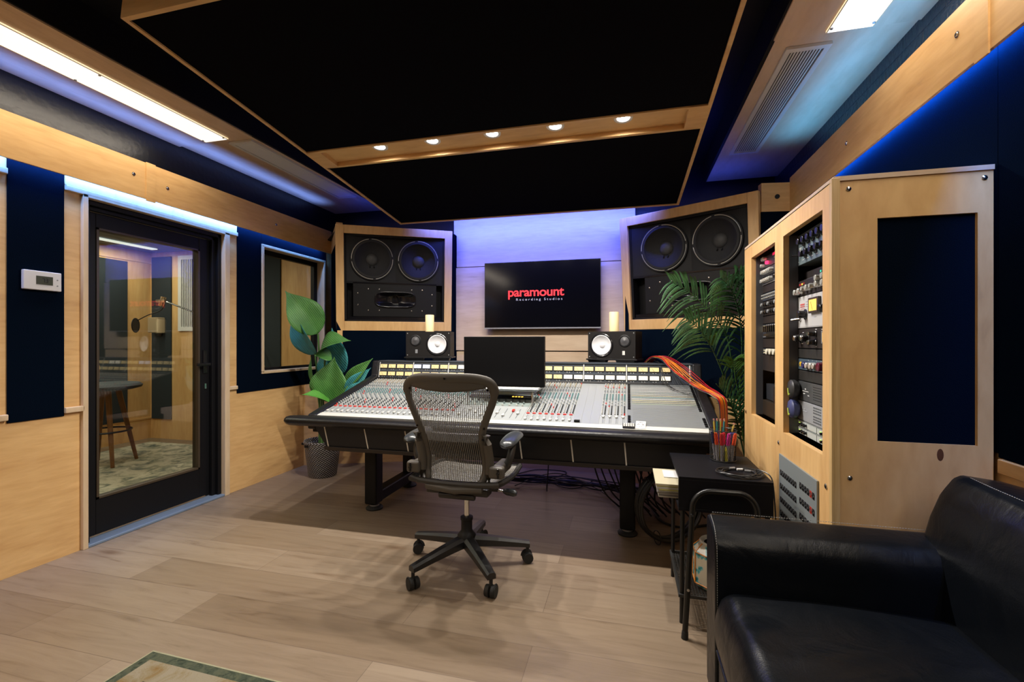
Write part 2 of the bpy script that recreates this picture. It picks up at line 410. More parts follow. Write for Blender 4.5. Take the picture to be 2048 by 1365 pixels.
# ledges (small flat maple trim) round the left wall panels
m = MB()
m.box(WL, WL + .022, 1.88, 1.975, .815, .848); m.box(WL, WL + .022, YB, 1.635, .815, .848); m.box(WL, WL + .022, 2.975, 3.06, .835, .865)
m.box(WL, WL + .022, 1.884, 3.06, 2.085, 2.118); m.box(WL, WL + .022, YB, 1.633, 2.085, 2.118)
m.box(WL, WL + .010, 1.884, 3.06, 2.118, 2.20)
struct(m.build('trim_3', pale_trim, bevel=.006))
m = MB(); m.box(T, WL + .022, 1.965, 1.993, 0, 2.095); m.box(T, WL + .022, 2.935, 2.98, 0, 2.095); m.box(T, WL + .022, 1.965, 2.98, 2.075, 2.095)
struct(m.build('trim_4', pale_trim, bevel=.003))
m = MB(); m.box(WR - .02, WR, YB, 1.80, .80, .845)
struct(m.build('trim_5', maple_h, bevel=.003))
# blue-grey metal threshold in front of the door
m = MB(); m.box(WL - .09, WL + .02, 1.993, 2.935, 0, .018)
struct(m.build('trim_6', mat('threshold_metal', (0.20, 0.27, 0.38), .4, metal=.3), bevel=.004))

# door: black frame and glazed black leaf
d = bpy.data.objects.new('door_1', None); COL.objects.link(d); struct(d); d.location = (-3.2, 1.993, 0)
m = MB(); m.box(-.055, .075, 0, .03, 0, 2.075); m.box(-.055, .075, .912, .942, 0, 2.075); m.box(-.055, .075, 0, .942, 2.045, 2.075)
m.box(0.02, .05, .88, .912, 0, 2.045); m.box(0.02, .05, .03, .912, 2.02, 2.045)
m.build('door_frame', blackp, d, bevel=.003)
L = MB(); L.box(-.025, .02, .03, .098, .03, 2.02); L.box(-.025, .02, .798, .885, .03, 2.02)
L.box(-.025, .02, .098, .798, .03, .25); L.box(-.025, .02, .098, .798, 1.93, 2.02)
L.build('door_leaf', blackp, d, bevel=.003)
L = MB()
for (a, b_, c, e) in ((.098, .112, .25, 1.93), (.784, .798, .25, 1.93)): L.box(-.03, .026, a, b_, c, e)
L.box(-.03, .026, .098, .798, .25, .262); L.box(-.03, .026, .098, .798, 1.918, 1.93)
L.build('glazing_bead', mat('brown_bead', (.05, .035, .02), .4), d)
MB().box(-.004, .002, .105, .79, .255, 1.925).build('glass_pane', glass, d)
k = MB(); k.box(.02, .028, .825, .86, .98, 1.16); k.cyl((.024, .842, 1.05), (.07, .842, 1.05), .011); k.box(.058, .072, .74, .852, 1.04, 1.06)
k.build('door_handle', blackg, d, bevel=.002)
MB().box(.02, .03, .835, .85, .86, .90).build('keyhole_plate', chrome, d)
# window
wd = bpy.data.objects.new('window_1', None); COL.objects.link(wd); struct(wd); wd.location = (-3.11, 3.33, .955)
m = MB(); m.box(-.15, .018, -.012, .012, 0, 1.115); m.box(-.15, .018, .828, .852, 0, 1.115); m.box(-.15, .018, -.012, .852, -.012, .012); m.box(-.15, .018, -.012, .852, 1.103, 1.127)
m.build('window_frame', pale_trim, wd, bevel=.003)
m = MB(); m.box(-.11, -.07, .012, .03, .012, 1.103); m.box(-.11, -.07, .775, .828, .012, 1.103); m.box(-.11, -.07, .012, .828, .012, .035); m.box(-.11, -.07, .012, .828, 1.06, 1.103)
m.build('window_sash', blackp, wd)
MB().box(-.094, -.088, .03, .78, .035, 1.06).build('glass_pane', glass, wd)

# fabric panels on the side walls
BX = -5.9
def panel(name, lab, boxes, group=None, M=fabric):
    m = MB()
    for b in boxes: m.box(*b)
    c_ = Vector((sum(v.x for v in m.v), sum(v.y for v in m.v), 0)) / len(m.v)
    e_ = .0016
    dx = e_ if abs(c_.x - WL) < .1 or abs(c_.x - BX) < .1 else (-e_ if abs(c_.x - WR) < .1 else 0); dy = -e_ if dx == 0 else 0
    m.v = [Vector((v.x + dx, v.y + dy, v.z)) for v in m.v]
    return tag(m.build(name, M, bevel=.003), lab, 'acoustic panel', group)
panel('acoustic_panel', 'tall narrow dark navy fabric panel carrying the thermostat left of the glass door', [(WL, WL + .006, 1.635, 1.882, .80, 2.25)])
panel('acoustic_panel', 'dark navy fabric panel surrounding the window right of the glass door',
      [(WL, WL + .006, 3.062, 3.318, .80, 2.25), (WL, WL + .006, 3.318, 4.182, .80, .943), (WL, WL + .006, 3.318, 4.182, 2.082, 2.25), (WL, WL + .006, 4.182, 4.2, .80, 2.25)])
panel('acoustic_panel', 'dark navy fabric panel high on the right wall behind the rack cabinet', [(WR - .006, WR, 1.8165, 3.62, .86, 2.25)])
panel('acoustic_panel', 'dark navy fabric panel on the right wall nearest the camera above the sofa', [(WR - .006, WR, -1.2, 1.8155, .846, 2.25)])

# speaker bays: return walls and lower walls of the two front corners
def bay(name, a, b, c, zc):
    # a: front corner of the room, b: outer end of the speaker face, c: inner end of the face
    m = MB()
    for p, q in ((a, b), (b, c), (c, (c[0] + .0, 4.32))):
        if p[0] > q[0] and name == 'wall_front_right': pass
        n = 1
        m.wallbox(p, q, 0, .83, .05, 0); m.wallbox(p, q, .83, zc, .045, 1)
    return m
Lc, Lo, Li = (-3.04, 4.2), (-2.617, 3.69), (-1.665, 4.215)
m = MB()
m.wallbox((-3.12, 3.86), (-1.66, 4.48), 0, .80, .05, 0); m.wallbox(Lc, Lo, .80, FB, .045, 1); m.wallbox(Lc, Lo, FB, 2.335, .055, 0)
m.wallbox(Lo, Li, .80, 1.33, .045, 1)
m.wallbox(Li, (Li[0], 4.35), .80, 2.29, .03, 1)
m.wallbox(Lo, Li, .80, 1.325, .06, 2) if False else None
struct(m.build('wall_front_left', [maple_x, fabric, maple_v]))
Rc, Ro, Ri = (1.14, 3.63), (.93, 3.60), (-.02, 4.13)
m = MB()
m.wallbox(Ro, Rc, 0, .80, .05, 0); m.wallbox(Ro, Rc, .80, FB, .045, 1); m.wallbox(Ro, Rc, FB, 2.36, .055, 0)
m.wallbox(Ri, Ro, 0, .80, .05, 0); m.wallbox(Ri, Ro, .80, 1.33, .045, 1)
m.wallbox((Ri[0], 4.35), Ri, 0, 2.29, .03, 1)
struct(m.build('wall_front_right', [maple_x, fabric]))
# maple batten beside the left lower fabric
dv = (Vector(Li) - Vector(Lo)).normalized()
b0 = Vector(Lo) + dv * .01; b1 = Vector(Lo) + dv * .055
m = MB(); m.wallbox(b0, b1, .80, 1.33, -.012)
struct(m.build('trim_7', maple_v))
# dark cylinder socket in the maple piece right of the right loudspeaker
tag(MB().cyl((1.035, 3.606, 2.26), (1.035, 3.618, 2.26), .016).build('cable_hole', blackp), 'small round black cable hole in maple strip beside right loudspeaker', 'hole')

# soffits above both aisles
def soffit(name, x0, x1, y1, joint, thick=.035):
    m = MB()
    inner = x1 if x0 < -1 else x0
    m.box(x0, x1, joint, y1, 2.672, 2.672 + thick); m.box(x0, x1, YB, joint - .004, 2.660, 2.66 + thick)
    s = -1 if x0 < -1 else 1
    m.box(inner, inner - s * -.02, YB, y1, 2.66, CZ, 1) if False else m.box(inner - .01, inner + .01, YB, y1, 2.668, CZ, 1)
    return struct(m.build(name, [wood(name + '_maple', (0.55, 0.40, 0.27), (0.64, 0.49, 0.35), (3, .8, 5)), blackp]))
soffit('trim_8', -3.2, -2.555, 4.6, 2.65)
soffit('trim_9', .677, 1.27, 4.42, 2.42)

# light panels in the soffits
diff = mat('light_diffuser', (0.8, 0.78, 0.74), 0.6, emit=0.86, ecol=(1.0, 0.97, 0.90))
def lightpanel(loc, L, wdt, lab):
    t = thing('ceiling_light_panel', lab, 'ceiling light', loc)
    MB().box(-wdt/2, wdt/2, -L/2, L/2, -.006, .002).build('diffuser', diff, t)
    m = MB()
    for s in (-1, 1): m.box(s * wdt/2 - .004 * (1 if s > 0 else 0) , s * wdt/2 + .004 * (0 if s > 0 else 1), -L/2, L/2, -.008, .004)
    m.build('edge_strip', mat('panel_edge', (.62, .48, .28), .5), t)
    m = MB()
    for y in (-L/2 + .03, -L/6, L/6, L/2 - .03):
        for s in (-1, 1): m.lathe([(0.0001, -.011), (.006, -.010), (.007, -.006)], 12, c=(s * (wdt/2 - .012), y, 0))
    m.build('screw', silver, t)
    return t
lightpanel((-2.83, 1.42, 2.658), 2.40, .20, 'long glowing white light panel in the left ceiling soffit, near its air vent')
lightpanel((.985, 1.22, 2.658), 2.36, .19, 'glowing white light panel in the right ceiling soffit, near its air vent')
# vents
def vent(loc, lab, n):
    t = thing('air_vent', lab, 'air vent', loc)
    W, L = .20, 1.30; m = MB()
    m.box(-W/2, -W/2 + .025, 0, L, -.012, .002); m.box(W/2 - .025, W/2, 0, L, -.012, .002)
    m.box(-W/2 + .025, W/2 - .025, 0, .03, -.012, .002); m.box(-W/2 + .025, W/2 - .025, L - .03, L, -.012, .002)
    m.build('frame', offwhite, t)
    m = MB()
    for i in range(n):
        x = -W/2 + .03 + (W - .06) * (i + .5) / n
        m.add([(x - .0055, .03, -.010), (x + .0045, .03, -.005), (x + .0045, L - .03, -.005), (x - .0055, L - .03, -.010)], [(0, 1, 2, 3)])
    m.build('louvre', offwhite, t, solid=.0025)
    MB().box(-W/2 + .02, W/2 - .02, .02, L - .02, 0, .003).build('backing', blackp, t)
    return t
vent((-2.70, 2.69, 2.669), 'long white slatted air vent in the left ceiling soffit', 10)
vent((.857, 2.50, 2.669), 'long white slatted air vent in the right ceiling soffit', 10)
# screws on the fascias (small chrome cup washers)
def screw(loc, axis, lab, r=.011):
    p = {'x': [(0.0001, .005), (r*.55, .005), (r*.6, .002), (r, .0015), (r, 0)], }['x']
    m = MB()
    m.lathe([(a, h) for a, h in p], 16, axis='x' if axis in 'xX' else 'y')
    if axis == 'X': m.v = [Vector((-v.x, v.y, v.z)) for v in m.v]; m.f = [f[::-1] for f in m.f]
    if axis == 'y': m.v = [Vector((v.x, -v.y, v.z)) for v in m.v]; m.f = [f[::-1] for f in m.f]
    o = m.build('screw', chrome, smooth=True); o.location = loc
    return tag(o, lab, 'screw')
for y, z, lab in ((2.21, 2.29, 'chrome screw in the left maple fascia, left of the joint above the door'), (2.43, 2.27, 'chrome screw in the left maple fascia, right of the joint above the door'),
                  (3.42, 2.27, 'chrome screw in the left maple fascia above the window')):
    screw((-3.04, y, z), 'x', lab)
for y, z, lab in ((1.66, 2.31, 'chrome screw in the right maple fascia, right of its joint'), (1.93, 2.30, 'chrome screw in the right maple fascia, left of its joint'), (2.76, 2.27, 'chrome screw in the right maple fascia above the rack cabinet')):
    screw((1.12, y, z), 'X', lab)

# ceiling cloud (hung 8 x 8 ft panel, tipped down towards the front)
cl = thing('ceiling_cloud', 'large black ceiling cloud panel with maple edges hung above the desk', 'ceiling panel', (0, 0, 0))
FL, FR, NR, NL = Vector((-2.043, 3.84, 2.313)), Vector((.397, 3.84, 2.313)), Vector((.44, 1.403, 2.54)), Vector((-2.0, 1.403, 2.54))
cn = (FR - FL).cross(NL - FL).normalized(); cn = cn if cn.z > 0 else -cn
def cp(u, v, h=0):   # u: left..right, v: front..near, h: above the lower plane
    return (FL + (FR - FL) * u) * (1 - v) + (NL + (NR - NL) * u) * v + cn * h
def cslab(m, u0, u1, v0, v1, h0, h1, mi=0):
    q = [(u0, v1), (u1, v1), (u1, v0), (u0, v0)]
    m.hexa([cp(a, b, h0) for a, b in q] + [cp(a, b, h1) for a, b in q], mi)
e = .008
m = MB(); cslab(m, 0, e, 0, 1, 0, .17); cslab(m, 1 - e, 1, 0, 1, 0, .17); cslab(m, e, 1 - e, 0, e, 0, .17); cslab(m, e, 1 - e, 1 - e, 1, 0, .17)
m.build('edge_frame', [maple_x], cl)
v0, v1 = .456, .546    # the light trough
m = MB(); cslab(m, e, 1 - e, e, v0, .008, .05); cslab(m, e, 1 - e, v1, 1 - e, .008, .05)
m.build('fabric_panel', fabric_blk, cl)
m = MB(); cslab(m, e, 1 - e, v0, v0 + .008, .0, .07); cslab(m, e, 1 - e, v1 - .008, v1, .0, .07); cslab(m, e, .045, v0, v1, .0, .06); cslab(m, .955, 1 - e, v0, v1, .0, .06)
cslab(m, .045, .955, v0, v1, .03, .06)
m.build('light_trough', maple_x, cl)
for u, v in ((.1, .1), (.9, .1), (.1, .9), (.9, .9)):
    p = cp(u, v, .05); MB().cyl(p, (p.x, p.y, CZ), .006, n=8).build('hanging_rod', blackm, cl)
# downlights
bulb = mat('lamp_glow', (1, 1, 1), 0.5, emit=14, ecol=(1.0, 0.97, 0.92))
DL = (.2055, .3525, .5095, .664, .819)
places = ['leftmost of the five round downlights in the ceiling cloud', 'second from left of the five round downlights in the ceiling cloud', 'middle one of the five round downlights in the ceiling cloud',
          'fourth from left of the five round downlights in the ceiling cloud', 'rightmost of the five round downlights in the ceiling cloud']
dl0 = None
for i, u in enumerate(DL):
    p = cp(u, .5165, .030)
    if dl0 is None:
        t = thing('downlight', places[i], 'downlight', p, 0, 'downlights in the cloud trough')
        m = MB(); m.lathe([(.052, .001), (.052, -.004), (.046, -.006), (.036, -.004), (.033, .0)], 28, capend=False); m.build('trim_ring', white, t, smooth=True)
        m = MB(); m.lathe([(.0001, -.004), (.024, -.006), (.032, -.0035), (.034, .0)], 20); m.build('bulb', bulb, t, smooth=True)
        m = MB(); m.lathe([(.034, .0005), (.037, -.002)], 24, capend=False); m.build('reflector', chrome, t, smooth=True)
        t.rotation_euler.x = -math.atan(.0932)
        dl0 = t
    else: dup(dl0, p, label=places[i])
    spot((p.x, p.y, p.z - .02), 62 * K, 2.95, .9, NEUT, .022)
# unseen spots added behind the camera as general fill, no fixtures
for x in (-1.9, -.8, .3): spot((x, -.6, 2.8), 16 * K, 2.6, .9, (1, .88, .72), .06)

# ------------------------------------------------------------------ recording booth beyond the glass
BX, BN, BS, BC = -5.9, 4.5, .8, 2.36
m = MB(); m.box(BX - .1, BX, BS, BN + .1, 0, BC)
struct(m.build('wall_booth_left', maple_v))
m = MB(); m.box(BX, T, BN, BN + .1, 0, BC); struct(m.build('wall_booth_front', maple_v))
m = MB(); m.box(BX, T, BS - .1, BS, 0, BC); struct(m.build('wall_booth_back', maple_v))
m = MB(); m.box(BX - .1, T, BS - .1, BN + .1, BC, BC + .05); struct(m.build('ceiling_booth', mat('booth_ceiling', (.16, .19, .22), .6)))
m = MB(); m.box(BX, BX + .012, BS, BN, .25, .27); m.box(BX, BX + .012, BS, BN, 2.22, 2.24); struct(m.build('trim_10', maple_h))
bf = mat('booth_navy_fabric', (.015, .024, .032), .8)
panel('acoustic_panel', 'dark fabric panel on the far booth wall seen left through the door glass', [(BX, BX + .015, 3.0, 4.21, .26, 2.2)], M=bf)
panel('acoustic_panel', 'narrow dark fabric panel in the booth corner seen through the door glass', [(-5.87, -5.556, BN - .015, BN, .25, 2.3)], M=bf)
panel('acoustic_panel', 'dark fabric panel in the booth seen left through the window', [(-4.55, -3.93, BN - .015, BN, .25, 2.3)], M=bf)
t = thing('wall_vent', 'tall white slatted vent on the booth wall seen through the door glass', 'air vent', (-5.44, BN, 1.36))
m = MB(); m.box(0, .05, -.02, 0, 0, .94); m.box(.25, .30, -.02, 0, 0, .94); m.box(.05, .25, -.02, 0, 0, .05); m.box(.05, .25, -.02, 0, .89, .94); m.build('frame', white, t)
m = MB()
for i in range(7): m.box(.06 + i * .027, .072 + i * .027, -.014, -.004, .05, .89)
m.build('louvre', white, t); MB().box(.05, .25, -.003, -.001, .05, .89).build('backing', blackp, t)
t = thing('ceiling_light_panel', 'glowing light strip on the booth ceiling seen through the door glass', 'ceiling light', (-5.58, 3.1, 2.353))
MB().box(-.045, .045, -1.2, 1.2, -.008, .002).build('diffuser', diff, t)
boothrug = rug_mat('booth_rug_weave', (.10, .12, .11), (.30, .29, .22), (.50, .46, .36), 7)
tag(MB().box(-5.62, -3.4, 1.3, 4.28, 0, .012).build('rug', boothrug), 'cream and grey green distressed rug on the booth floor', 'rug')
# stool in the booth
st = thing('bar_stool', 'dark upholstered bar stool with splayed wooden legs in the booth', 'stool', (-5.02, 3.38, .0135), .5)
m = MB()
m.lathe([(.0001, .735), (.22, .737), (.285, .755), (.295, .778), (.27, .80), (.14, .796), (.0001, .788)], 36)
m.build('seat', mat('grey_weave', (.035, .038, .045), .8, bump=(200, .4)), st, smooth=True)
for a in (.7, 2.27, 3.84, 5.41):
    MB().cyl((.10*math.cos(a), .10*math.sin(a), .74), (.25*math.cos(a), .25*math.sin(a), 0), .026, .016, 12).build('leg', walnut, st, smooth=True)
MB().torus((0, 0, .33), .205, .009, 40).build('foot_ring', blackm, st, smooth=True)
m = MB(); m.grid(lambda u, v: Vector((.27*math.cos(2.2 + 2*u), .27*math.sin(2.2 + 2*u), .83 + .14*v)), 16, 4)
m.build('backrest', walnut, st, solid=.014, smooth=True)
m = MB(); m.tube([(-.15, .17, .74), (-.165, .19, .86)], .010); m.tube([(-.22, -.02, .74), (-.245, -.02, .86)], .010); m.build('backrest_post', walnut, st)
# microphone boom with pop filter, stand hidden beyond the door stile
mic = thing('microphone_stand', 'chrome boom microphone stand with round pop filter in the booth', 'microphone stand', (-4.15, 3.95, .012))
m = MB(); m.lathe([(.13, 0), (.13, .015), (.02, .03)], 28); m.build('base', blackm, mic, smooth=True)
m = MB(); m.tube([(0, 0, .02), (0, 0, 1.40)], .011); m.build('pole', chrome, mic)
m = MB(); m.tube([(0.15, 0.02, 1.34), (-.72, -.10, 1.66)], .009); m.build('boom', chrome, mic)
m = MB(); m.cyl((-.75, -.11, 1.60), (-.72, -.10, 1.70), .024, n=12); m.box(-.80, -.68, -.125, -.095, 1.64, 1.67); m.build('clamp', chrome, mic)
m = MB(); m.tube(bez([(-.70, -.10, 1.62), (-.74, -.12, 1.55), (-.86, -.16, 1.50), (-.96, -.2, 1.44)], 8), .005); m.build('gooseneck', blackm, mic)
m = MB(); m.xf = Matrix.Translation((-.98, -.2, 1.39)) @ Matrix.Rotation(.5, 4, 'Z') @ Matrix.Rotation(-.5, 4, 'X') ; m.torus((0, 0, 0), .075, .005, 32, axis='x'); m.cyl((-.002, 0, 0), (.002, 0, 0), .074, n=32)
m.build('pop_filter', blackpl, mic)
tag(MB().tube([(-3.9, 4.35, .012), (-3.82, 4.25, .6), (-4.2, 4.42, 1.25)], .008).build('boom_pole', mat('gold_metal', (.5, .42, .25), .3, metal=1)), 'slim metal pole leaning in the booth seen through window', 'pole')
reflection = thing('glass_reflection', 'small square maple shade reflected in the door glass', 'reflection', (-5.72, 4.44, 1.36))
MB().box(-.08, .08, -.06, .04, -.02, .17).build('glimmer', mat('warm_reflection', (.3, .22, .13), .5, emit=.05, ecol=(1, .75, .45)), reflection, bevel=.01)  # small glowing box imitating a dim reflection in the door glass
MB().box(-.03, .03, .03, .045, -.06, .03).build('bracket', blackm, reflection)

# thermostat
th = thing('thermostat', 'white wall thermostat with a grey display reading 73', 'thermostat', (WL + .009, 1.689, 1.503))
MB().box(0, .022, 0, .166, 0, .103).build('case', mat('thermostat_white', (.62, .62, .64), .35), th, bevel=.004)
MB().box(.022, .0235, .052, .125, .030, .076).build('display', mat('lcd', (.035, .04, .022), .3), th)
seg = MB()
def seg7(m, y, z, h, s, x=.0236):
    wv = h * .5; t = h * .13
    S = {'a': (0, wv, h - t, h), 'b': (wv - t, wv, h/2, h), 'c': (wv - t, wv, 0, h/2), 'd': (0, wv, 0, t), 'e': (0, t, 0, h/2), 'f': (0, t, h/2, h), 'g': (0, wv, h/2 - t/2, h/2 + t/2)}
    for k_ in s: a = S[k_]; m.box(x, x + .0003, y + a[0], y + a[1], z + a[2], z + a[3])
seg7(seg, .078, .042, .022, 'abc'); seg7(seg, .092, .042, .022, 'abcdg'); seg7(seg, .108, .054, .006, 'abgf')
seg.build('digits', blackp, th)
m = MB()
for z in (.030, .062): m.lathe([(.0035, .022), (.0035, .024), (.0001, .0242)], 12, c=(0, .146, z), axis='x')
m.build('button', greyp, th)

# ================================================================== BUILT-IN LOUDSPEAKERS
cone = mat('speaker_cone', (.016, .016, .018), .8, bump=(60, .2)); dustcap = mat('dust_cap', (.05, .05, .052), .6)
def big_speaker(loc, rz, lab, W, side):
    t = thing('built_in_loudspeaker', lab, 'loudspeaker', loc, rz, 'built-in loudspeakers', rx=math.radians(5.2))
    H = .985; bw = .072; a = W/2
    m = MB()
    m.box(-a, -a + bw, -.03, .03, 0, H); m.box(a - bw, a, -.03, .03, 0, H); m.box(-a + bw, a - bw, -.03, .03, 0, .10); m.box(-a + bw, a - bw, -.03, .03, H - .075, H)
    m.build('frame', maple_v, t, bevel=.003)
    i0, i1, z0, z1 = -a + bw, a - bw, .10, H - .075
    m = MB(); m.box(i0, i0 + .02, -.005, .08, z0, z1); m.box(i1 - .02, i1, -.005, .08, z0, z1); m.box(i0, i1, -.005, .08, z1 - .02, z1); m.box(i0, i1, .115, .13, z0, z1); m.box(i0, i1, -.002, .115, .455, .475); m.box(i0, i1, -.005, .08, z0, z0 + .015)
    m.build('enclosure', blackp, t)
    zc = .685; c0 = side
    m = MB()   # the two woofer baffles meet in a shallow V
    yv = lambda x: .045 - .045 * abs(x - c0) / (abs((i1 if x > c0 else i0) - c0) - .02)
    for s in (-1, 1):
        cx = c0 + s * .213
        m.holed(*( (i0 + .02, c0) if s < 0 else (c0, i1 - .02)), .475, z1 - .02, [(cx + .172*math.cos(2*PI*k/48), zc + .172*math.sin(2*PI*k/48)) for k in range(48)], yf=yv, depth=.01)
    m.build('woofer_baffle', blackpl, t)
    for s in (-1, 1):
        cx = c0 + s * .213; ang = -s * .045 / (abs((i1 if s > 0 else i0) - c0))
        m = MB(); M0 = Matrix.Translation((cx, .014, zc)) @ Matrix.Rotation(ang, 4, 'Z'); m.xf = M0
        m.lathe([(.197, 0), (.197, .012), (.180, .014), (.176, .022), (.160, .024), (.152, .012), (.148, .004), (.060, -.055), (.0001, -.056)], 48, axis='-y', capend=False)
        wf = m.build('woofer', cone, t, smooth=True)
        m = MB(); m.xf = M0
        for k in range(4): m.torus((0, -.015, 0), .186, .0032, 12, 6, axis='y', a0=.17 + k * PI/2, a1=.17 + k * PI/2 + PI/2 - .34 + .2)
        m.build('chrome_ring', mat('bright_ring', (.62, .62, .58), .3, metal=.6), wf)
        m = MB(); m.xf = M0; m.lathe([(.056, -.052), (.050, -.040), (.03, -.028), (.0001, -.024)], 32, axis='-y', capend=False)
        m.build('dust_cap', dustcap, wf, smooth=True)
        m = MB(); m.xf = M0
        for q in (-.018, .018): m.cyl((q, .045, -.062), (q, .035, -.078), .005, n=8)
        m.build('terminal', blackm, wf)
    hole = [(c0 + .185 * math.copysign(abs(math.cos(2*PI*k/56)) ** .45, math.cos(2*PI*k/56)), .31 + .070 * math.copysign(abs(math.sin(2*PI*k/56)) ** .6, math.sin(2*PI*k/56))) for k in range(56)]
    m = MB(); m.holed(c0 - .385, c0 + .385, .148, .462, hole, y=-.002, depth=.01); m.box(c0 - .385, c0 + .385, -.0015, .03, .146, .148); m.build('horn_plate', mat('satin_black', (.006, .006, .007), .45, spec=.25), t)
    m = MB(); m.box(c0 - .385, c0 + .385, -.006, .0, .455, .468); m.box(i0 + .03, i1 - .03, .0, .04, .106, .142); m.build('slot_port', blackg, t)
    # exponential horn mouth
    prof = [(.190, .076, -.004), (.184, .069, -.001), (.15, .058, .030), (.10, .048, .060), (.04, .042, .090)]
    v = []; f = []; n = 28
    for (rx, rz_, y) in prof:
        for k in range(n):
            q = 2*PI*k/n; cx_ = math.copysign(abs(math.cos(q)) ** .45, math.cos(q)); cz_ = math.copysign(abs(math.sin(q)) ** .6, math.sin(q))
            v.append((c0 + rx * cx_, -.012 + y if False else y - .012, .31 + rz_ * cz_))
    for i in range(4):
        for k in range(n): f.append((i*n+k, i*n+(k+1) % n, (i+1)*n+(k+1) % n, (i+1)*n+k))
    f.append(tuple(4*n+k for k in range(n)))
    MB().add(v, f).build('horn', blackg, t, smooth=True, solid=.006)
    k = 0
    for x in (-.345, -.25, -.15, .15, .25, .345):
        for z in ((.255, .365) if abs(x) > .3 else (.205, .405)):
            m = MB(); m.lathe([(.007, .0), (.006, .003), (.0001, .004)], 10, c=(c0 + x, -.002, z), axis='-y'); m.build('screw', chrome, t, smooth=True)
    return t
big_speaker((-2.1705, 3.982, 1.32), math.radians(29), 'large black twin-woofer loudspeaker in maple frame, left of the television', 1.068, .0)
big_speaker((.470, 3.925, 1.32), -math.radians(29), 'large black twin-woofer loudspeaker in maple frame, right of the television', 1.104, .035)
# caps over the boxes
struct(MB().add([(-2.60, 3.70, 2.292), (-1.67, 4.215, 2.292), (-1.67, 4.5, 2.292), (-3.1, 4.5, 2.292), (-3.1, 4.2, 2.292)], [(0, 1, 2, 3, 4)]).build('trim_11', blackp, solid=.01))
struct(MB().add([(-.02, 4.13, 2.292), (.93, 3.62, 2.292), (1.15, 3.65, 2.292), (1.15, 4.5, 2.292), (-.02, 4.5, 2.292)], [(0, 1, 2, 3, 4)]).build('trim_12', blackp, solid=.01))

# ================================================================== TELEVISION
tv = thing('television', 'wall-mounted flat television showing a red word on black', 'television', (-.787, 4.21, 1.352))
MB().box(-.552, .552, -.012, .03, 0, .632).build('body', blackg, tv, bevel=.004)
MB().box(-.546, .546, -.0135, -.011, .012, .626).build('screen', screenm, tv)
MB().box(-.552, .552, -.015, -.010, -.004, .008).build('bezel', silver, tv)
MB().box(-.2, .2, .03, .075, .15, .45).build('mount', blackm, tv)
def text(body, loc, size, mt, parent, name, rot=(PI/2, 0, 0), offset=0, width=None, align='CENTER', space=1.0, extr=.0004):
    cu = bpy.data.curves.new(name, 'FONT'); cu.body = body; cu.size = size; cu.align_x = align; cu.offset = offset; cu.space_character = space; cu.extrude = extr
    o = bpy.data.objects.new(name, cu); COL.objects.link(o); o.location = loc; o.rotation_euler = rot; o.parent = parent
    cu.materials.append(mt); bpy.context.view_layer.update()
    if width: k = width / max(o.dimensions.x, 1e-4); o.scale = (k, 1, 1)
    # turn into mesh
    dg = bpy.context.evaluated_depsgraph_get(); me = bpy.data.meshes.new_from_object(o.evaluated_get(dg))
    n = bpy.data.objects.new(name, me); COL.objects.link(n); n.location = loc; n.rotation_euler = rot; n.scale = o.scale; n.parent = parent
    bpy.data.objects.remove(o); return n
redglow = mat('red_logo', (.9, .02, .02), .5, emit=1.0, ecol=(.85, .02, .025)); greyglow = mat('grey_logo', (.4, .4, .4), .5, emit=.35, ecol=(.5, .5, .5))
text('paramount', (-.052, -.0138, .304), .118, redglow, tv, 'logo_text', offset=.0020, width=.535, space=.95)
text('Recording Studios', (-.018, -.0138, .262), .032, greyglow, tv, 'caption_text', width=.44, space=1.5)

# ================================================================== MIXING CONSOLE
con = thing('mixing_console', 'large analogue mixing desk with padded armrest on black legs', 'mixing console', (-.84, 2.6, 0))
CX, CY = .84, -2.6      # world -> local offset
def cl_(m): m.xf = Matrix.Translation((CX, CY, 0)); return m
YA, ZA, YZ, ZZ = 2.72, .712, 3.52, .905
def sp(x, t, h=0):   # point on the sloping work surface
    n = Vector((0, -(ZZ - ZA), (YZ - YA))).normalized()
    return Vector((x, YA + (YZ - YA) * t, ZA + (ZZ - ZA) * t)) + n * h
XL, XR = -2.115, .49
def sbox(m, x0, x1, t0, t1, h0, h1, mi=0):
    m.hexa([sp(x0, t0, h0), sp(x1, t0, h0), sp(x1, t1, h0), sp(x0, t1, h0), sp(x0, t0, h1), sp(x1, t0, h1), sp(x1, t1, h1), sp(x0, t1, h1)], mi)
padl = mat('armrest_leather', (.009, .009, .011), .34, spec=.35, bump=(60, .15))
m = cl_(MB()); prof = [(2.60, .672), (2.585, .688), (2.59, .704), (2.615, .716), (2.66, .719), (2.715, .712), (2.715, .655), (2.66, .652), (2.62, .658)]
v = []; xs = [(-2.262, .30), (-2.255, .75), (-2.22, 1), (.53, 1), (.562, .75), (.572, .30)]
for x, k in xs:
    for y, z in prof: v.append((x, 2.66 + (y - 2.66) * (k if y < 2.66 else 1), .685 + (z - .685) * (.6 + .4 * k)))
n = len(prof); f = [tuple(range(n)), tuple(range(5*n, 6*n))[::-1]]
for i in range(5):
    for k in range(n): f.append((i*n+k, (i+1)*n+k, (i+1)*n+(k+1) % n, i*n+(k+1) % n))
m.add(v, f); m.build('armrest', padl, con, smooth=True, auto=False)
# chassis under the surface
m = cl_(MB())
m.hexa([(XL, 2.72, .60), (XR, 2.72, .60), (XR, 3.66, .60), (XL, 3.66, .60), (XL, 2.72, .705), (XR, 2.72, .705), (XR, 3.66, .93), (XL, 3.66, .93)])
m.build('chassis', blackp, con)
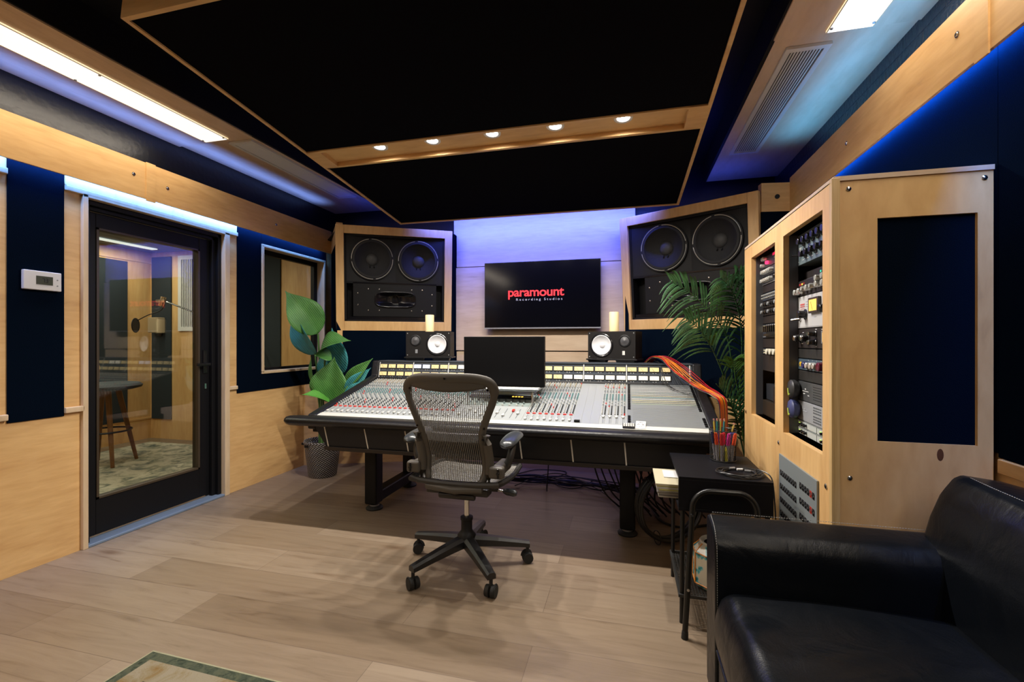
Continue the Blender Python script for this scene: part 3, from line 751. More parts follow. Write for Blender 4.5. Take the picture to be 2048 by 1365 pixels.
# side cheeks
for x0, x1 in ((XL - .03, XL + .035), (XR - .035, XR + .03)):
    m = cl_(MB()); m.prism([(2.70, .62), (2.70, .722), (3.50, .935), (3.53, 1.062), (3.68, 1.062), (3.68, .62)], 'x', x0, x1)
    m.build('side_cheek', padl, con, bevel=.012, seg=3)
surf = mat('console_plate', (.36, .38, .39), .38, metal=.2)
m = cl_(MB()); sbox(m, XL + .035, XR - .035, 0, 1, -.02, .001); m.build('work_surface', surf, con)
m = cl_(MB()); sbox(m, XL + .0, XR - .02, -.005, .045, .0, .006); sbox(m, XL, XR - .02, .05, .066, .001, .004); m.build('name_strip', mat('pale_strip', (.52, .53, .50), .4), con)
# meter bridge
mb_face = mat('meter_bridge_face', (.045, .055, .07), .4); white_line = mat('white_divider', (.75, .75, .72), .5)
def bp(x, s, d=0): return (x, 3.52 + .028 * s - d, .908 + .144 * s)     # bridge face, s 0..1 up
m = cl_(MB()); m.hexa([bp(XL + .03, 0), bp(XR - .03, 0), (XR - .03, 3.67, .908), (XL + .03, 3.67, .908), bp(XL + .03, 1), bp(XR - .03, 1), (XR - .03, 3.67, 1.052), (XL + .03, 3.67, 1.052)])
m.box(XL + .03, XR - .03, 3.54, 3.68, 1.052, 1.062)
br = m.build('meter_bridge', mb_face, con)
m = cl_(MB()); m.hexa([bp(XL + .035, 0, .012), bp(XR - .2, 0, .012), bp(XR - .2, 0, 0), bp(XL + .035, 0, 0), bp(XL + .035, .09, .006), bp(XR - .2, .09, .006), bp(XR - .2, .09, 0), bp(XL + .035, .09, 0)])
m.build('screw_rail', blackp, br)
div = [-2.078, -1.760, -1.442, -1.124, -.645, -.327, -.007, .44]
for x in div:
    m = cl_(MB()); m.hexa([bp(x - .003, 0, .004), bp(x + .003, 0, .004), bp(x + .003, 0), bp(x - .003, 0), bp(x - .003, 1, .004), bp(x + .003, 1, .004), bp(x + .003, 1), bp(x - .003, 1)])
    m.build('divider', white_line, br)
glowA = mat('meter_face_amber', (.55, .44, .22), .4, emit=.42, ecol=(1, .72, .34)); glowB = mat('meter_face_pale', (.7, .66, .55), .4, emit=.62, ecol=(1, .90, .74)); glowC = mat('meter_face_bluish', (.5, .56, .7), .4, emit=.5, ecol=(.62, .74, 1))
bez_m = mat('meter_bezel', (.01, .01, .011), .4)
cols = []
for a, b, n in ((-2.078, -1.76, 4), (-1.76, -1.442, 4), (-1.442, -1.124, 4), (-1.124, -.645, 6), (-.645, -.327, 4), (-.327, -.007, 4), (-.007, .313, 4)):
    for i in range(n): cols.append((a + (b - a) * (i + .5) / n, (b - a) / n))
for ci, (x, wd_) in enumerate(cols):
    for r, s0 in ((0, .17), (1, .61)):
        hw = .0325; m = cl_(MB())
        m.hexa([bp(x - hw - .004, s0, .005), bp(x + hw + .004, s0, .005), bp(x + hw + .004, s0), bp(x - hw - .004, s0), bp(x - hw - .004, s0 + .28, .005), bp(x + hw + .004, s0 + .28, .005), bp(x + hw + .004, s0 + .28), bp(x - hw - .004, s0 + .28)], 0)
        g = s0 + .035
        m.hexa([bp(x - hw, g, .0065), bp(x + hw, g, .0065), bp(x + hw, g, .005), bp(x - hw, g, .005), bp(x - hw, g + .21, .0065), bp(x + hw, g + .21, .0065), bp(x + hw, g + .21, .005), bp(x - hw, g + .21, .005)], 1)
        m.hexa([bp(x - .002, g + .01, .0070), bp(x, g + .01, .0070), bp(x, g + .01, .0065), bp(x - .002, g + .01, .0065), bp(x - .018, g + .17, .0070), bp(x - .0165, g + .17, .0070), bp(x - .0165, g + .17, .0065), bp(x - .018, g + .17, .0065)], 0)
        pale = (r == 0 and ci >= 20) or (r == 1 and ci in (9, 10))
        m.build('level_meter', [bez_m, glowC if (r == 1 and ci in (4, 5)) else (glowB if pale else glowA)], br)
m = cl_(MB())   # caption ticks under every meter
for x, wd_ in cols:
    for s in (.105, .545):
        for q in (-.012, .008): m.add([bp(x + q, s, .0008), bp(x + q + .006, s, .0008), bp(x + q + .006, s + .018, .0008), bp(x + q, s + .018, .0008)], [(0, 1, 2, 3)])
m.build('caption_marks', white_line, br)
m = cl_(MB()); m.add([bp(.37, .38, .001), bp(.375, .38, .001), bp(.366, .62, .001), bp(.361, .62, .001), bp(.376, .40, .001), bp(.38, .40, .001), bp(.399, .56, .001), bp(.394, .58, .001)], [(0, 1, 2, 3), (4, 5, 6, 7)])
m.build('emblem', mat('dull_gold', (.5, .42, .2), .4), br)

# channel strips: plates, knobs, buttons, faders
chs = [-2.078 + .0397 * (i + .5) for i in range(24)] + [-.645 + .0397 * (i + .5) for i in range(8)] + [-.167 + .04 * (i + .5) for i in range(4)]
ch_a = mat('strip_light', (.30, .32, .33), .4); ch_b = mat('strip_mark', (.08, .09, .10), .5)
kw = mat('knob_white', (.52, .52, .50), .4); kg = mat('knob_grey', (.22, .25, .26), .45); kt = mat('knob_teal', (.10, .24, .24), .45); kb = mat('knob_beige', (.42, .36, .26), .45); kr = mat('knob_red', (.6, .03, .02), .4); kd = mat('knob_dark', (.05, .055, .06), .45)
knobs = []
for ci, x in enumerate(chs):
    m = cl_(MB()); sbox(m, x - .0187, x + .0187, .07, .985, .001, .0025, 0)
    for t_ in (.235, .44, .60, .76, .88): sbox(m, x - .0187, x + .0187, t_, t_ + .004, .0025, .0028, 1)
    sbox(m, x - .0015, x + .0015, .09, .20, .0025, .003, 1)
    for k in range(9): sbox(m, x + .006, x + .012, .095 + k * .012, .097 + k * .012, .0025, .003, 1)
    st_ = m.build('channel_strip', [ch_a, ch_b], con)
    grp4 = ci >= 32
    m = cl_(MB()); tf = .085 + (.02 * random.random() if not grp4 else .10)
    sbox(m, x - .0065, x + .0065, tf, tf + .028, .003, .013); m.build('fader_cap', kw, st_, bevel=.002)
    m = cl_(MB()); sbox(m, x - .011, x + .009, .212, .228, .0025, .008); m.build('mute_button', kr if not grp4 else kw, st_)
    rows = 24
    for r in range(rows):
        t_ = .255 + r * .0305
        for q, dx in enumerate((-.0095, .0085)):
            if t_ > .86: c_ = kb if q else kw
            elif t_ > .7: c_ = kg if (r % 3) else kw
            elif t_ > .55: c_ = kt if q else kg
            elif t_ > .42: c_ = kw if (r + q) % 2 else kg
            else: c_ = kw if q == 0 else kd
            if grp4 and t_ > .8 and r % 6 == 2 and q: c_ = kr
            if (ci * 7 + r * 3 + q) % 41 == 0: c_ = kr
            knobs.append((t_, x + dx, c_))
knobs.sort(key=lambda k: k[0])
allk = {}
def knob_geo(m, x, t_, mi=0):
    p = sp(x, t_, .0025); q = sp(x, t_, .014); m.cyl(p, q, .0052, .0042, 7, mi)
near = [k for k in knobs if k[1] > -1.2][:50] + [k for k in knobs if k[1] < -1.9][:50]
for t_, x, c_ in near:
    m = cl_(MB()); knob_geo(m, x, t_); m.build('control_knob', c_, con)
m = cl_(MB()); ms = [kw, kg, kt, kb, kr, kd]
ns = set(id(k) for k in near)
for k in knobs:
    if id(k) not in ns: knob_geo(m, k[1], k[0], ms.index(k[2]))
o = m.build('control_knobs', ms, con); o['kind'] = 'stuff'
# blank plates
for a, b in ((-.327, -.274), (-.274, -.221), (-.221, -.167)):
    m = cl_(MB()); sbox(m, a + .0015, b - .0015, .07, .985, .001, .0028); m.build('blank_plate', mat('blank_grey', (.30, .32, .34), .4, metal=.2), con)
# master section between the channels
m = cl_(MB()); sbox(m, -1.12, -.649, .07, .52, .001, .003); sbox(m, -1.12, -.649, .60, .985, .001, .003)
ms_ = m.build('master_section', ch_a, con)
m = cl_(MB()); sbox(m, -1.12, -.649, .525, .595, .001, .012); m.build('display_strip', blackg, ms_)
m = cl_(MB())
for i in range(4): sbox(m, -.80 + i * .022, -.786 + i * .022, .545, .56, .012, .0135)
m.build('amber_leds', mat('amber_led', (1, .5, .05), .5, emit=2.2, ecol=(1, .5, .06)), ms_)
for i, x in enumerate((-1.08, -1.03, -.98, -.93, -.88, -.83, -.78, -.73, -.69)):
    m = cl_(MB()); sbox(m, x - .002, x + .002, .11, .30, .003, .0036); m.build('fader_slot', ch_b, ms_)
    m = cl_(MB()); sbox(m, x - .008, x + .008, .13 + .05 * ((i * 5) % 3), .165 + .05 * ((i * 5) % 3), .0036, .015); m.build('fader_cap', kr if i == 7 else kw, ms_, bevel=.002)
    for r in range(3):
        m = cl_(MB()); p = sp(x, .36 + r * .055, .003); m.cyl(p, sp(x, .36 + r * .055, .016), .007, .006, 12); m.build('master_knob', (kw, kg, kd)[r], ms_)
# patch bay
pbx0, pbx1 = -.003, .452
m = cl_(MB()); sbox(m, pbx0, pbx1, .07, .985, .001, .0028, 0)
for k in range(14): sbox(m, pbx0 + .035, pbx1 - .03, .07 + k * .026, .0705 + k * .026, .0028, .0033, 1)
pb = m.build('patch_bay', [mat('patch_grey', (.24, .26, .27), .36, metal=.3), ch_b], con)
stripc = [(.35, .42, .30), (.50, .46, .28), (.62, .56, .30), (.75, .75, .70), (.25, .42, .40), (.55, .50, .30), (.55, .55, .50), (.40, .45, .42), (.65, .65, .62), (.5, .5, .5), (.62, .62, .6), (.5, .5, .5)]
for k, c_ in enumerate(stripc):
    t_ = .50 + k * .038
    m = cl_(MB()); sbox(m, pbx0 + .03, pbx1 - .02, t_, t_ + .007, .0028, .0036); m.build('label_strip', mat('label_strip', c_, .5), pb)
m = cl_(MB())
for k in range(12):
    for i in range(48):
        for dt in (.013, .024):
            p = sp(pbx0 + .034 + i * .0084, .50 + k * .038 + dt, .0029); m.cyl(p, sp(pbx0 + .034 + i * .0084, .50 + k * .038 + dt, .0034), .0022, n=5)
o = m.build('jack_holes', blackp, pb); o['kind'] = 'stuff'
for xx in (.010, .440):
    m = cl_(MB())
    for k in range(22):
        t_ = .09 + k * .041
        if 4 <= k <= 6: continue
        sbox(m, xx - .008, xx + .008, t_, t_ + .026, .0028, .010)
    m.build('switch_column', blackp, pb)
# front valance with pale divider lines
m = cl_(MB()); m.hexa([(-2.02, 2.735, .50), (.40, 2.735, .50), (.40, 2.80, .50), (-2.02, 2.80, .50), (-2.10, 2.70, .66), (.44, 2.70, .66), (.44, 2.80, .66), (-2.10, 2.80, .66)])
val = m.build('front_valance', mat('valance_grey', (.012, .013, .017), .4, spec=.3), con)
m = cl_(MB()); m.box(-2.03, .42, 2.725, 2.84, .475, .502); m.build('valance_rail', mat('rail_brown_black', (.018, .014, .013), .45), con, bevel=.004)
for x in (-2.00, -1.693, -1.396, -1.089, -.63, -.315, -.006):
    m = cl_(MB()); xa = x - .012; m.hexa([(x - .004, 2.731, .502), (x + .004, 2.731, .502), (x + .004, 2.737, .502), (x - .004, 2.737, .502), (xa - .004, 2.699, .655), (xa + .004, 2.699, .655), (xa + .004, 2.705, .655), (xa - .004, 2.705, .655)])
    m.build('divider', white_line, val)
# legs: post, floor rail, rear post, foot
for x in (-1.80, .0):
    m = cl_(MB()); m.box(x - .048, x + .048, 2.93, 3.03, .045, .48); m.box(x - .045, x + .045, 3.50, 3.58, .06, .60)
    m.hexa([(x - .045, 2.96, .05), (x + .045, 2.96, .05), (x + .045, 3.56, .05), (x - .045, 3.56, .05), (x - .045, 2.96, .13), (x + .045, 2.96, .13), (x + .045, 3.56, .13), (x - .045, 3.56, .13)])
    m.box(x - .055, x + .055, 2.90, 3.6, .44, .50)
    lg = m.build('leg', blackp, con, bevel=.012, seg=3)
    for y in (2.99, 3.54):
        m = cl_(MB()); m.lathe([(.060, 0), (.062, .010), (.05, .022), (.02, .026), (.02, .05)], 28, c=(x, y, 0)); m.build('foot', rubber, lg, smooth=True)
    m = cl_(MB()); m.lathe([(.034, .022), (.034, .034)], 24, c=(x, 2.99, 0)); m.build('foot_collar', silver, lg)

# things on the console
lab = thing('number_pad', 'small dark keypad lying on the console armrest strip left of white card', 'keypad', (.0, 0, 0))
m = MB(); m.xf = Matrix.Translation(sp(.012, .035, .0085) + Vector((0, .008, .001))) @ Matrix.Rotation(math.atan2(ZZ - ZA, YZ - YA), 4, 'X')
m.box(-.040, .030, -.035, .03, 0, .006); m.build('case', blackpl, lab, bevel=.002)
m2 = MB(); m2.xf = m.xf
for i in range(5):
    for j in range(4): m2.box(-.036 + i * .013, -.026 + i * .013, -.02 + j * .012, -.012 + j * .012, .006, .009)
m2.build('key', offwhite, lab)
o = MB(); o.xf = Matrix.Translation(sp(.075, .05, .009) + Vector((0, .01, 0))) @ Matrix.Rotation(math.atan2(ZZ - ZA, YZ - YA) + .03, 4, 'X') @ Matrix.Rotation(-.05, 4, 'Z')
o.box(-.028, .028, -.045, .055, 0, .004); nm = thing('note_card', 'white card with a small sketched face lying on the patch bay', 'card')
o.build('card', white, nm); q = MB(); q.xf = o.xf
q.torus((-.013, .008, .0045), .005, .0012, 14, 4); q.torus((.013, .008, .0045), .005, .0012, 14, 4); q.torus((0, .024, .0045), .012, .0012, 14, 4, a0=.2, a1=PI - .2); q.torus((0, -.012, .0045), .009, .001, 12, 4, a0=PI + .4, a1=2*PI - .4)
q.build('drawing', blackp, nm)
tag(cl_(MB()).build('x', blackp), 'x', 'x') if False else None
m = MB(); m.xf = Matrix.Translation(sp(-.30, .095, .003)); m.box(-.017, .017, -.012, .012, .0005, .012)
tag(m.build('stapler_block', blackp, bevel=.002), 'tiny black block resting on the blank console plates', 'block')
# glass riser shelf with keyboard
rz = thing('glass_riser', 'low clear glass riser shelf on the desk under the monitor', 'shelf')
m = MB(); m.box(-1.10, -.60, 2.98, 3.34, .882, .890); m.build('glass_top', glass, rz)
for x in (-1.08, -.62):
    for y in (3.0, 3.32):
        t_ = (y - YA) / (YZ - YA); zb = ZA + (ZZ - ZA) * t_ + .003
        MB().cyl((x, y, zb), (x, y, .882), .006, n=10).build('post', chrome, rz)
kbd = thing('keyboard', 'slim silver computer keyboard on the glass riser below the monitor', 'keyboard', (-.80, 3.10, .8908))
MB().box(-.215, .215, -.058, .058, 0, .008).build('case', silver, kbd, bevel=.003)
m = MB()
for r in range(5):
    for c_ in range(14): m.box(-.208 + c_ * .0297, -.183 + c_ * .0297, -.050 + r * .0203, -.034 + r * .0203, .008, .0105)
m.build('key_rows', white, kbd)
# monitor
mo = thing('computer_monitor', 'black flat computer monitor standing on the mixing desk', 'monitor', (-.878, 3.22, 0))
MB().box(-.305, .305, -.02, .02, .897, 1.262).build('housing', mat('monitor_shell', (.006, .005, .005), .5, spec=.2), mo, bevel=.004)
MB().box(-.300, .300, -.0215, -.0195, .905, 1.257).build('screen', monm, mo)
m = MB(); m.box(-.03, .03, .02, .05, .895, 1.15); m.box(-.10, .10, -.05, .10, .8905, .896); m.build('stand', blackpl, mo)
# near-field speakers with brackets and candles
def nearfield(loc, rz_, lab, mirror):
    t = thing('studio_monitor_speaker', lab, 'loudspeaker', loc, rz_, 'white-cone nearfield speakers')
    s = -1 if mirror else 1
    m = MB(); m.add([(-.191,0,0),(.191,0,0),(.191,.20,0),(-.191,.20,0),(-.191,0,.215),(.191,0,.215),(.191,.20,.215),(-.191,.20,.215)], [(0,3,2,1),(4,5,6,7),(1,2,6,5),(2,3,7,6),(3,0,4,7)])
    hc = s * -.078; circ = [(hc + .076*math.cos(2*PI*k/48), .107 + .076*math.sin(2*PI*k/48)) for k in range(48)]
    xs_ = sorted([-s * .191, s * .02]); m.holed(xs_[0], xs_[1], 0, .215, circ, depth=.03)
    xs_ = sorted([s * .191, s * .02]); m.holed(xs_[0], xs_[1], 0, .215, [(s * .108 + .03*math.cos(2*PI*k/40), .14 + .03*math.sin(2*PI*k/40)) for k in range(40)], depth=.02)
    m.build('cabinet', mat('oak_black', (.009, .008, .008), .5, spec=.25), t)
    def disc(cx, cz, prof, name, mt, n=40): 
        m = MB(); m.lathe(prof, n, c=(s * cx, 0, cz), axis='-y', capend=False); return m.build(name, mt, t, smooth=True)
    disc(-.078, .107, [(.094, .0), (.094, .006), (.088, .009), (.080, .006)], 'woofer_ring', blackg)
    disc(-.078, .107, [(.080, .006), (.076, .010), (.070, .006), (.066, .002), (.030, -.020), (.0001, -.021)], 'woofer_cone', mat('paper_white', (.70, .70, .72), .6))
    disc(-.078, .107, [(.024, -.018), (.018, -.010), (.008, -.006), (.0001, -.005)], 'dust_cap', mat('paper_cap', (.62, .62, .64), .6))
    disc(.108, .14, [(.048, .0), (.048, .004), (.040, .007), (.034, .002)], 'tweeter_ring', blackpl)
    disc(.108, .14, [(.034, .002), (.022, .004), (.014, .008), (.0001, .012)], 'tweeter', mat('tweeter_grey', (.06, .06, .065), .4))
    for x in (-.178, .178):
        for z in (.014, .200): m = MB(); m.lathe([(.005, .0), (.004, .002), (.0001, .003)], 8, c=(x, 0, z), axis='-y'); m.build('screw', silver, t)
    if mirror is False: pass
    m = MB(); m.box(s * .10 - .010, s * .10 + .010, -.0015, 0, .03, .062); m.build('label_plate', offwhite if not mirror else greyp, t)
    return t
def bracket(loc, rz_, lab):
    t = thing('speaker_shelf', lab, 'shelf', loc, rz_)
    MB().box(-.205, .205, -.01, .20, -.012, -.001).build('plate', blackm, t, bevel=.002)
    for x in (-.12, .11): MB().hexa([(x - .055, .02, -.018 - .045), (x + .055, .02, -.063), (x + .055, .06, -.063), (x - .055, .06, -.063), (x - .075, .0, -.012), (x + .075, .0, -.012), (x + .075, .08, -.012), (x - .075, .08, -.012)]).build('arm', blackm, t)
    return t
bracket((-1.655, 3.60, 1.096), math.radians(12), 'black shelf bracket under the left small speaker'); nearfield((-1.655, 3.60, 1.0965), math.radians(12), 'small black speaker with white woofer at right, left of the monitor', True)
bracket((-.125, 3.66, 1.09), -math.radians(16), 'black shelf bracket under the right small speaker'); nearfield((-.125, 3.66, 1.0905), -math.radians(16), 'small black speaker with white woofer at left, right of the monitor', False)
wax = mat('candle_wax', (.85, .70, .42), .5, emit=.30, ecol=(1, .70, .32)); wick = blackp
def candle(loc, lab, h):
    t = thing('pillar_candle', lab, 'candle', loc)
    MB().lathe([(.036, 0), (.038, .004), (.038, h - .006), (.036, h), (.030, h - .002), (.024, h - .010), (.0001, h - .012)], 32).build('wax', wax, t, smooth=True)
    MB().cyl((0, 0, h - .012), (.002, 0, h + .004), .0012, n=6).build('wick', wick, t)
candle((-1.685, 3.70, 1.312), 'cream pillar candle standing on the left small speaker', .148)
candle((-.105, 3.76, 1.306), 'cream pillar candle standing on the right small speaker', .158)

# patch cables over the right end of the bridge
cabm = {'orange': (.70, .19, .008), 'yellow': (.75, .42, .03), 'red': (.38, .010, .015), 'dark blue': (.012, .016, .05), 'coral': (.55, .09, .08), 'black': (.01, .01, .01)}
cmat = {k: mat('cable_' + k.replace(' ', '_'), v, .4) for k, v in cabm.items()}
seq = ['orange'] * 5 + ['red'] * 6 + ['yellow'] * 2 + ['coral'] * 2 + ['dark blue'] * 7
random.Random(4).shuffle(seq); R = random.Random(11)
for i, c_ in enumerate(seq):
    ln = (i % 11) - 5; ly = i // 11
    def off(p, k, zk=1):
        return Vector(p) + Vector((.68, .68, 0)) * (ln * .0084 * k + ly * .004) + Vector((0, 0, .0078 * ly * zk + .010 * math.cos(ln * .3) * k - .01))
    q_ = ln + ly * .68; g1 = .006 * math.sin(1.3 * q_); g2 = .006 * math.cos(1.1 * q_)
    def off(p, k, g=0):
        return Vector(p) + Vector((.68, .68, 0)) * (ln * .0086 * k + ly * .0043 * k) + Vector((0, 0, .0085 * ly + g))
    pts = [off((.13, 3.80, 1.02), 1), off((.20, 3.68, 1.098), 1), off((.27, 3.57, 1.092), 1.15, g1), off((.34, 3.44, 1.030), 1.8, g2 * 1.6), off((.41, 3.30, .965), 1.8, g1 * 1.6), off((.475, 3.17, .915), 1.25, g2), off((.535, 3.08, .885), .9, g1 * .5), off((.572, 3.05, .83), .85), off((.580, 3.07, .60), .85)]
    o = MB().tube(bez(pts, 7), .0027, 6).build('patch_cable', cmat[c_], smooth=True)
    tag(o, '%s patch cable draped over the right end of the mixing desk' % c_, 'cable', '%s patch cables' % c_)
for k in range(2):
    pts = [(.20 + .02 * k, 3.66, 1.08), (.24, 3.55, 1.05), (.25 + .02 * k, 3.47, .935), (.33, 3.36, .885), (.41, 3.30, .868 + .004 * k)]
    tag(MB().tube(bez(pts, 7), .003, 6).build('patch_cable', cmat['black'], smooth=True), 'thin black patch cable looped onto the patch bay', 'cable', 'black patch cables')

# ================================================================== TASK CHAIR
ch = thing('office_chair', 'grey mesh-back swivel office chair with black five-star base at the desk', 'office chair', (-.848, 2.34, 0), math.radians(-1))
graph = mat('graphite_frame', (.075, .067, .058), .42, bump=(200, .06)); graph2 = mat('graphite_dark', (.030, .028, .027), .45); arm_pad = mat('arm_pad', (.030, .034, .038), .28)
for k, a in enumerate((90, 162, 234, 306, 18)):
    a = math.radians(a + 5); dx, dy = math.cos(a), math.sin(a)
    m = MB(); N = 9; v = []; L_ = .345
    for i in range(N):
        u = i / (N - 1); r = .02 + (L_ - .02) * u; w_ = .034 - .012 * u; zt = .175 - .055 * u ** 1.2; th_ = .055 - .025 * u
        for (q, z) in ((-w_, zt - th_), (-w_, zt - th_*.3), (-w_*.55, zt), (w_*.55, zt), (w_, zt - th_*.3), (w_, zt - th_)):
            v.append((dx * r - dy * q, dy * r + dx * q, z))
    f = [tuple(range(6))[::-1], tuple((N-1)*6 + i for i in range(6))]
    for i in range(N-1):
        for j in range(6): f.append((i*6+j, i*6+(j+1) % 6, (i+1)*6+(j+1) % 6, (i+1)*6+j))
    m.add(v, f); lg = m.build('leg', mat('base_black', (.012, .012, .013), .38), ch, smooth=True)
    m = MB(); ex, ey = dx * .335, dy * .335; ca = a + 1.2 + .9 * k; wx, wy = math.cos(ca), math.sin(ca); ox, oy = ex - wy * 0 , ey
    m.cyl((ex, ey, .05), (ex, ey, .10), .009, n=10)
    for sgn in (-1, 1):
        c0 = Vector((ox + wx * .006 * sgn, oy + wy * .006 * sgn, .0305)); c1 = Vector((ox + wx * .027 * sgn, oy + wy * .027 * sgn, .0305))
        m.cyl(c0, c1, .030, .027, 24)
    m.tube([(ox - wx * .022 - wy * .03 * math.cos(t), oy - wy * .022 + wx * .03 * math.cos(t), .0305 + .033 * math.sin(t)) for t in [i * PI / 8 for i in range(9)]], .004, 6)
    m.build('caster', rubber, ch, smooth=True)
m = MB(); m.lathe([(.045, .115), (.052, .13), (.050, .175), (.038, .19), (.030, .20), (.030, .255), (.034, .258), (.034, .272), (.02, .274)], 28); m.build('hub', blackpl, ch, smooth=True)
MB().cyl((0, 0, .26), (0, 0, .44), .0135, n=20).build('gas_lift', chrome, ch, smooth=True)
m = MB(); m.box(-.09, .09, -.13, .12, .415, .465); m.box(-.17, .17, -.15, -.08, .435, .475); m.cyl((-.13, -.02, .44), (.19, -.02, .44), .013); m.cyl((-.10, -.14, .43), (.10, -.14, .43), .018)
m.build('tilt_mechanism', graph2, ch, bevel=.008)
m = MB(); m.cyl((.16, -.02, .44), (.225, -.03, .436), .007); m.build('adjuster_rod', chrome, ch)
m = MB(); m.tube([(.215, -.03, .437), (.235, -.03, .436), (.275, -.035, .434), (.29, -.035, .433)], [.010, .018, .019, .012], 12); m.build('tilt_lever', arm_pad, ch, smooth=True)
# seat: frame ring and woven mesh
def seatp(u, v):   # u -1..1 across, v 0 back .. 1 front
    w_ = .235 + .02 * math.sin(v * PI); return Vector((u * w_, -.19 + .45 * v, .505 + .012 * u * u - .035 * max(0, v - .75) ** 1.2 * 3 - .01 * math.sin(v * PI)))
ring = [seatp(-1, i/10) for i in range(11)] + [seatp(-1 + i/5, 1) for i in range(1, 10)] + [seatp(1, 1 - i/10) for i in range(11)] + [seatp(1 - i/5, 0) for i in range(1, 10)]
MB().tube(ring, .015, 8, closed=True).build('seat_frame', graph2, ch, smooth=True)
mesh_l = mat('weave_light', (.20, .19, .175), .45); mesh_d = mat('weave_dark', (.035, .033, .032), .6)
m = MB()
for i in range(46):
    u = -0.97 + 1.94 * i / 45; m.tube([seatp(u, k / 10) for k in range(11)], .0026, 4)
for j in range(60):
    m.tube([seatp(-1 + k / 4, (j + .5) / 60) for k in range(9)], .0013, 3)
m.build('seat_mesh', [mesh_l], ch)
# back: outline half-width by height, leaning backwards towards the camera
prof = [(.485, .135), (.51, .158), (.56, .170), (.62, .168), (.70, .170), (.76, .176), (.82, .193), (.88, .214), (.94, .236), (.985, .2435), (1.015, .238), (1.04, .215), (1.056, .16), (1.062, .08)]
def backy(z, x=0): return -.175 - .16 * max(0, z - .49) ** 1.1 + .05 * math.exp(-((z - .62) / .12) ** 2) - .045 * (1 - (x / .25) ** 2) + .02
def bpnt(x, z): return Vector((x, backy(z, x), z))
right = [bpnt(w_, z) for z, w_ in prof]; left = [bpnt(-w_, z) for z, w_ in reversed(prof)]
loop = right + left
loop = bez(loop + [loop[0]], 3)[:-1]
m = MB(); rr = []
N = len(loop)
# frame: flattened tube, wider at the top rail
def flat(m, pts, wd_, th_, closed=True):
    n = len(pts); v = []; K_ = 10
    for i in range(n):
        t = (pts[(i+1) % n] - pts[i-1]).normalized(); y = Vector((0, 1, 0)); s_ = t.cross(y).normalized(); y2 = s_.cross(t)
        a_, b_ = (wd_(pts[i]), th_)
        for k in range(K_):
            q = 2*PI*k/K_; v.append(pts[i] + s_ * math.cos(q) * a_ + y2 * math.sin(q) * b_)
    f = []
    for i in range(n if closed else n-1):
        for k in range(K_): f.append((i*K_+k, i*K_+(k+1) % K_, ((i+1) % n)*K_+(k+1) % K_, ((i+1) % n)*K_+k))
    m.add(v, f)
loop_in = []
cen = Vector((0, 0, .78))
for p in loop:
    q = p.copy(); d_ = Vector((p.x, 0, (p.z - .78) * .9)); d_.normalize(); q.x -= d_.x * .017; q.z -= d_.z * .017; q.y = backy(q.z, q.x); loop_in.append(q)
flat(m, loop_in, lambda p: .019 + (.006 if p.z > .97 else 0), .013)
m.build('back_frame', graph, ch, smooth=True)
# top rail plate (solid crescent under the top edge)
def halfw(z):
    for (z0, w0), (z1, w1) in zip(prof, prof[1:]):
        if z0 <= z <= z1: return w0 + (w1 - w0) * (z - z0) / (z1 - z0)
    return prof[-1][1] if z > 1 else prof[0][1]
m = MB()
def cres(u, v):
    x = (-1 + 2*u) * .195; zt = 1.045 - .012 * (x/.2) ** 2; zb = 1.000 - .022 * (1 - (x/.195) ** 2); z = zb + (zt - zb) * v
    return bpnt(x, z) + Vector((0, -.004, 0))
m.grid(cres, 24, 5); m.build('top_rail', graph, ch, smooth=True, solid=.01)
# woven back: vertical strands and fine cross threads
m = MB(); ns_ = 44
for i in range(ns_):
    x = -.216 + .432 * (i + .5) / ns_
    zs = [.505 + (.998 - .505) * k / 40 for k in range(41)]
    run = [z for z in zs if abs(x) < halfw(z) - .028 and z < 1.002 - .0 - .02 * (1 - (x/.195) ** 2)]
    if len(run) > 2:
        # keep the first contiguous run from the top
        m.tube([bpnt(x, z) for z in run if True], .0021, 4)
m.build('back_mesh', mesh_l, ch)
m = MB()
for j in range(74):
    z = .512 + .483 * j / 73; w_ = halfw(z) - .026
    m.tube([bpnt(-w_ + 2 * w_ * k / 8, z) + Vector((0, .002, 0)) for k in range(9)], .0010, 3)
m.build('cross_threads', mesh_d, ch)
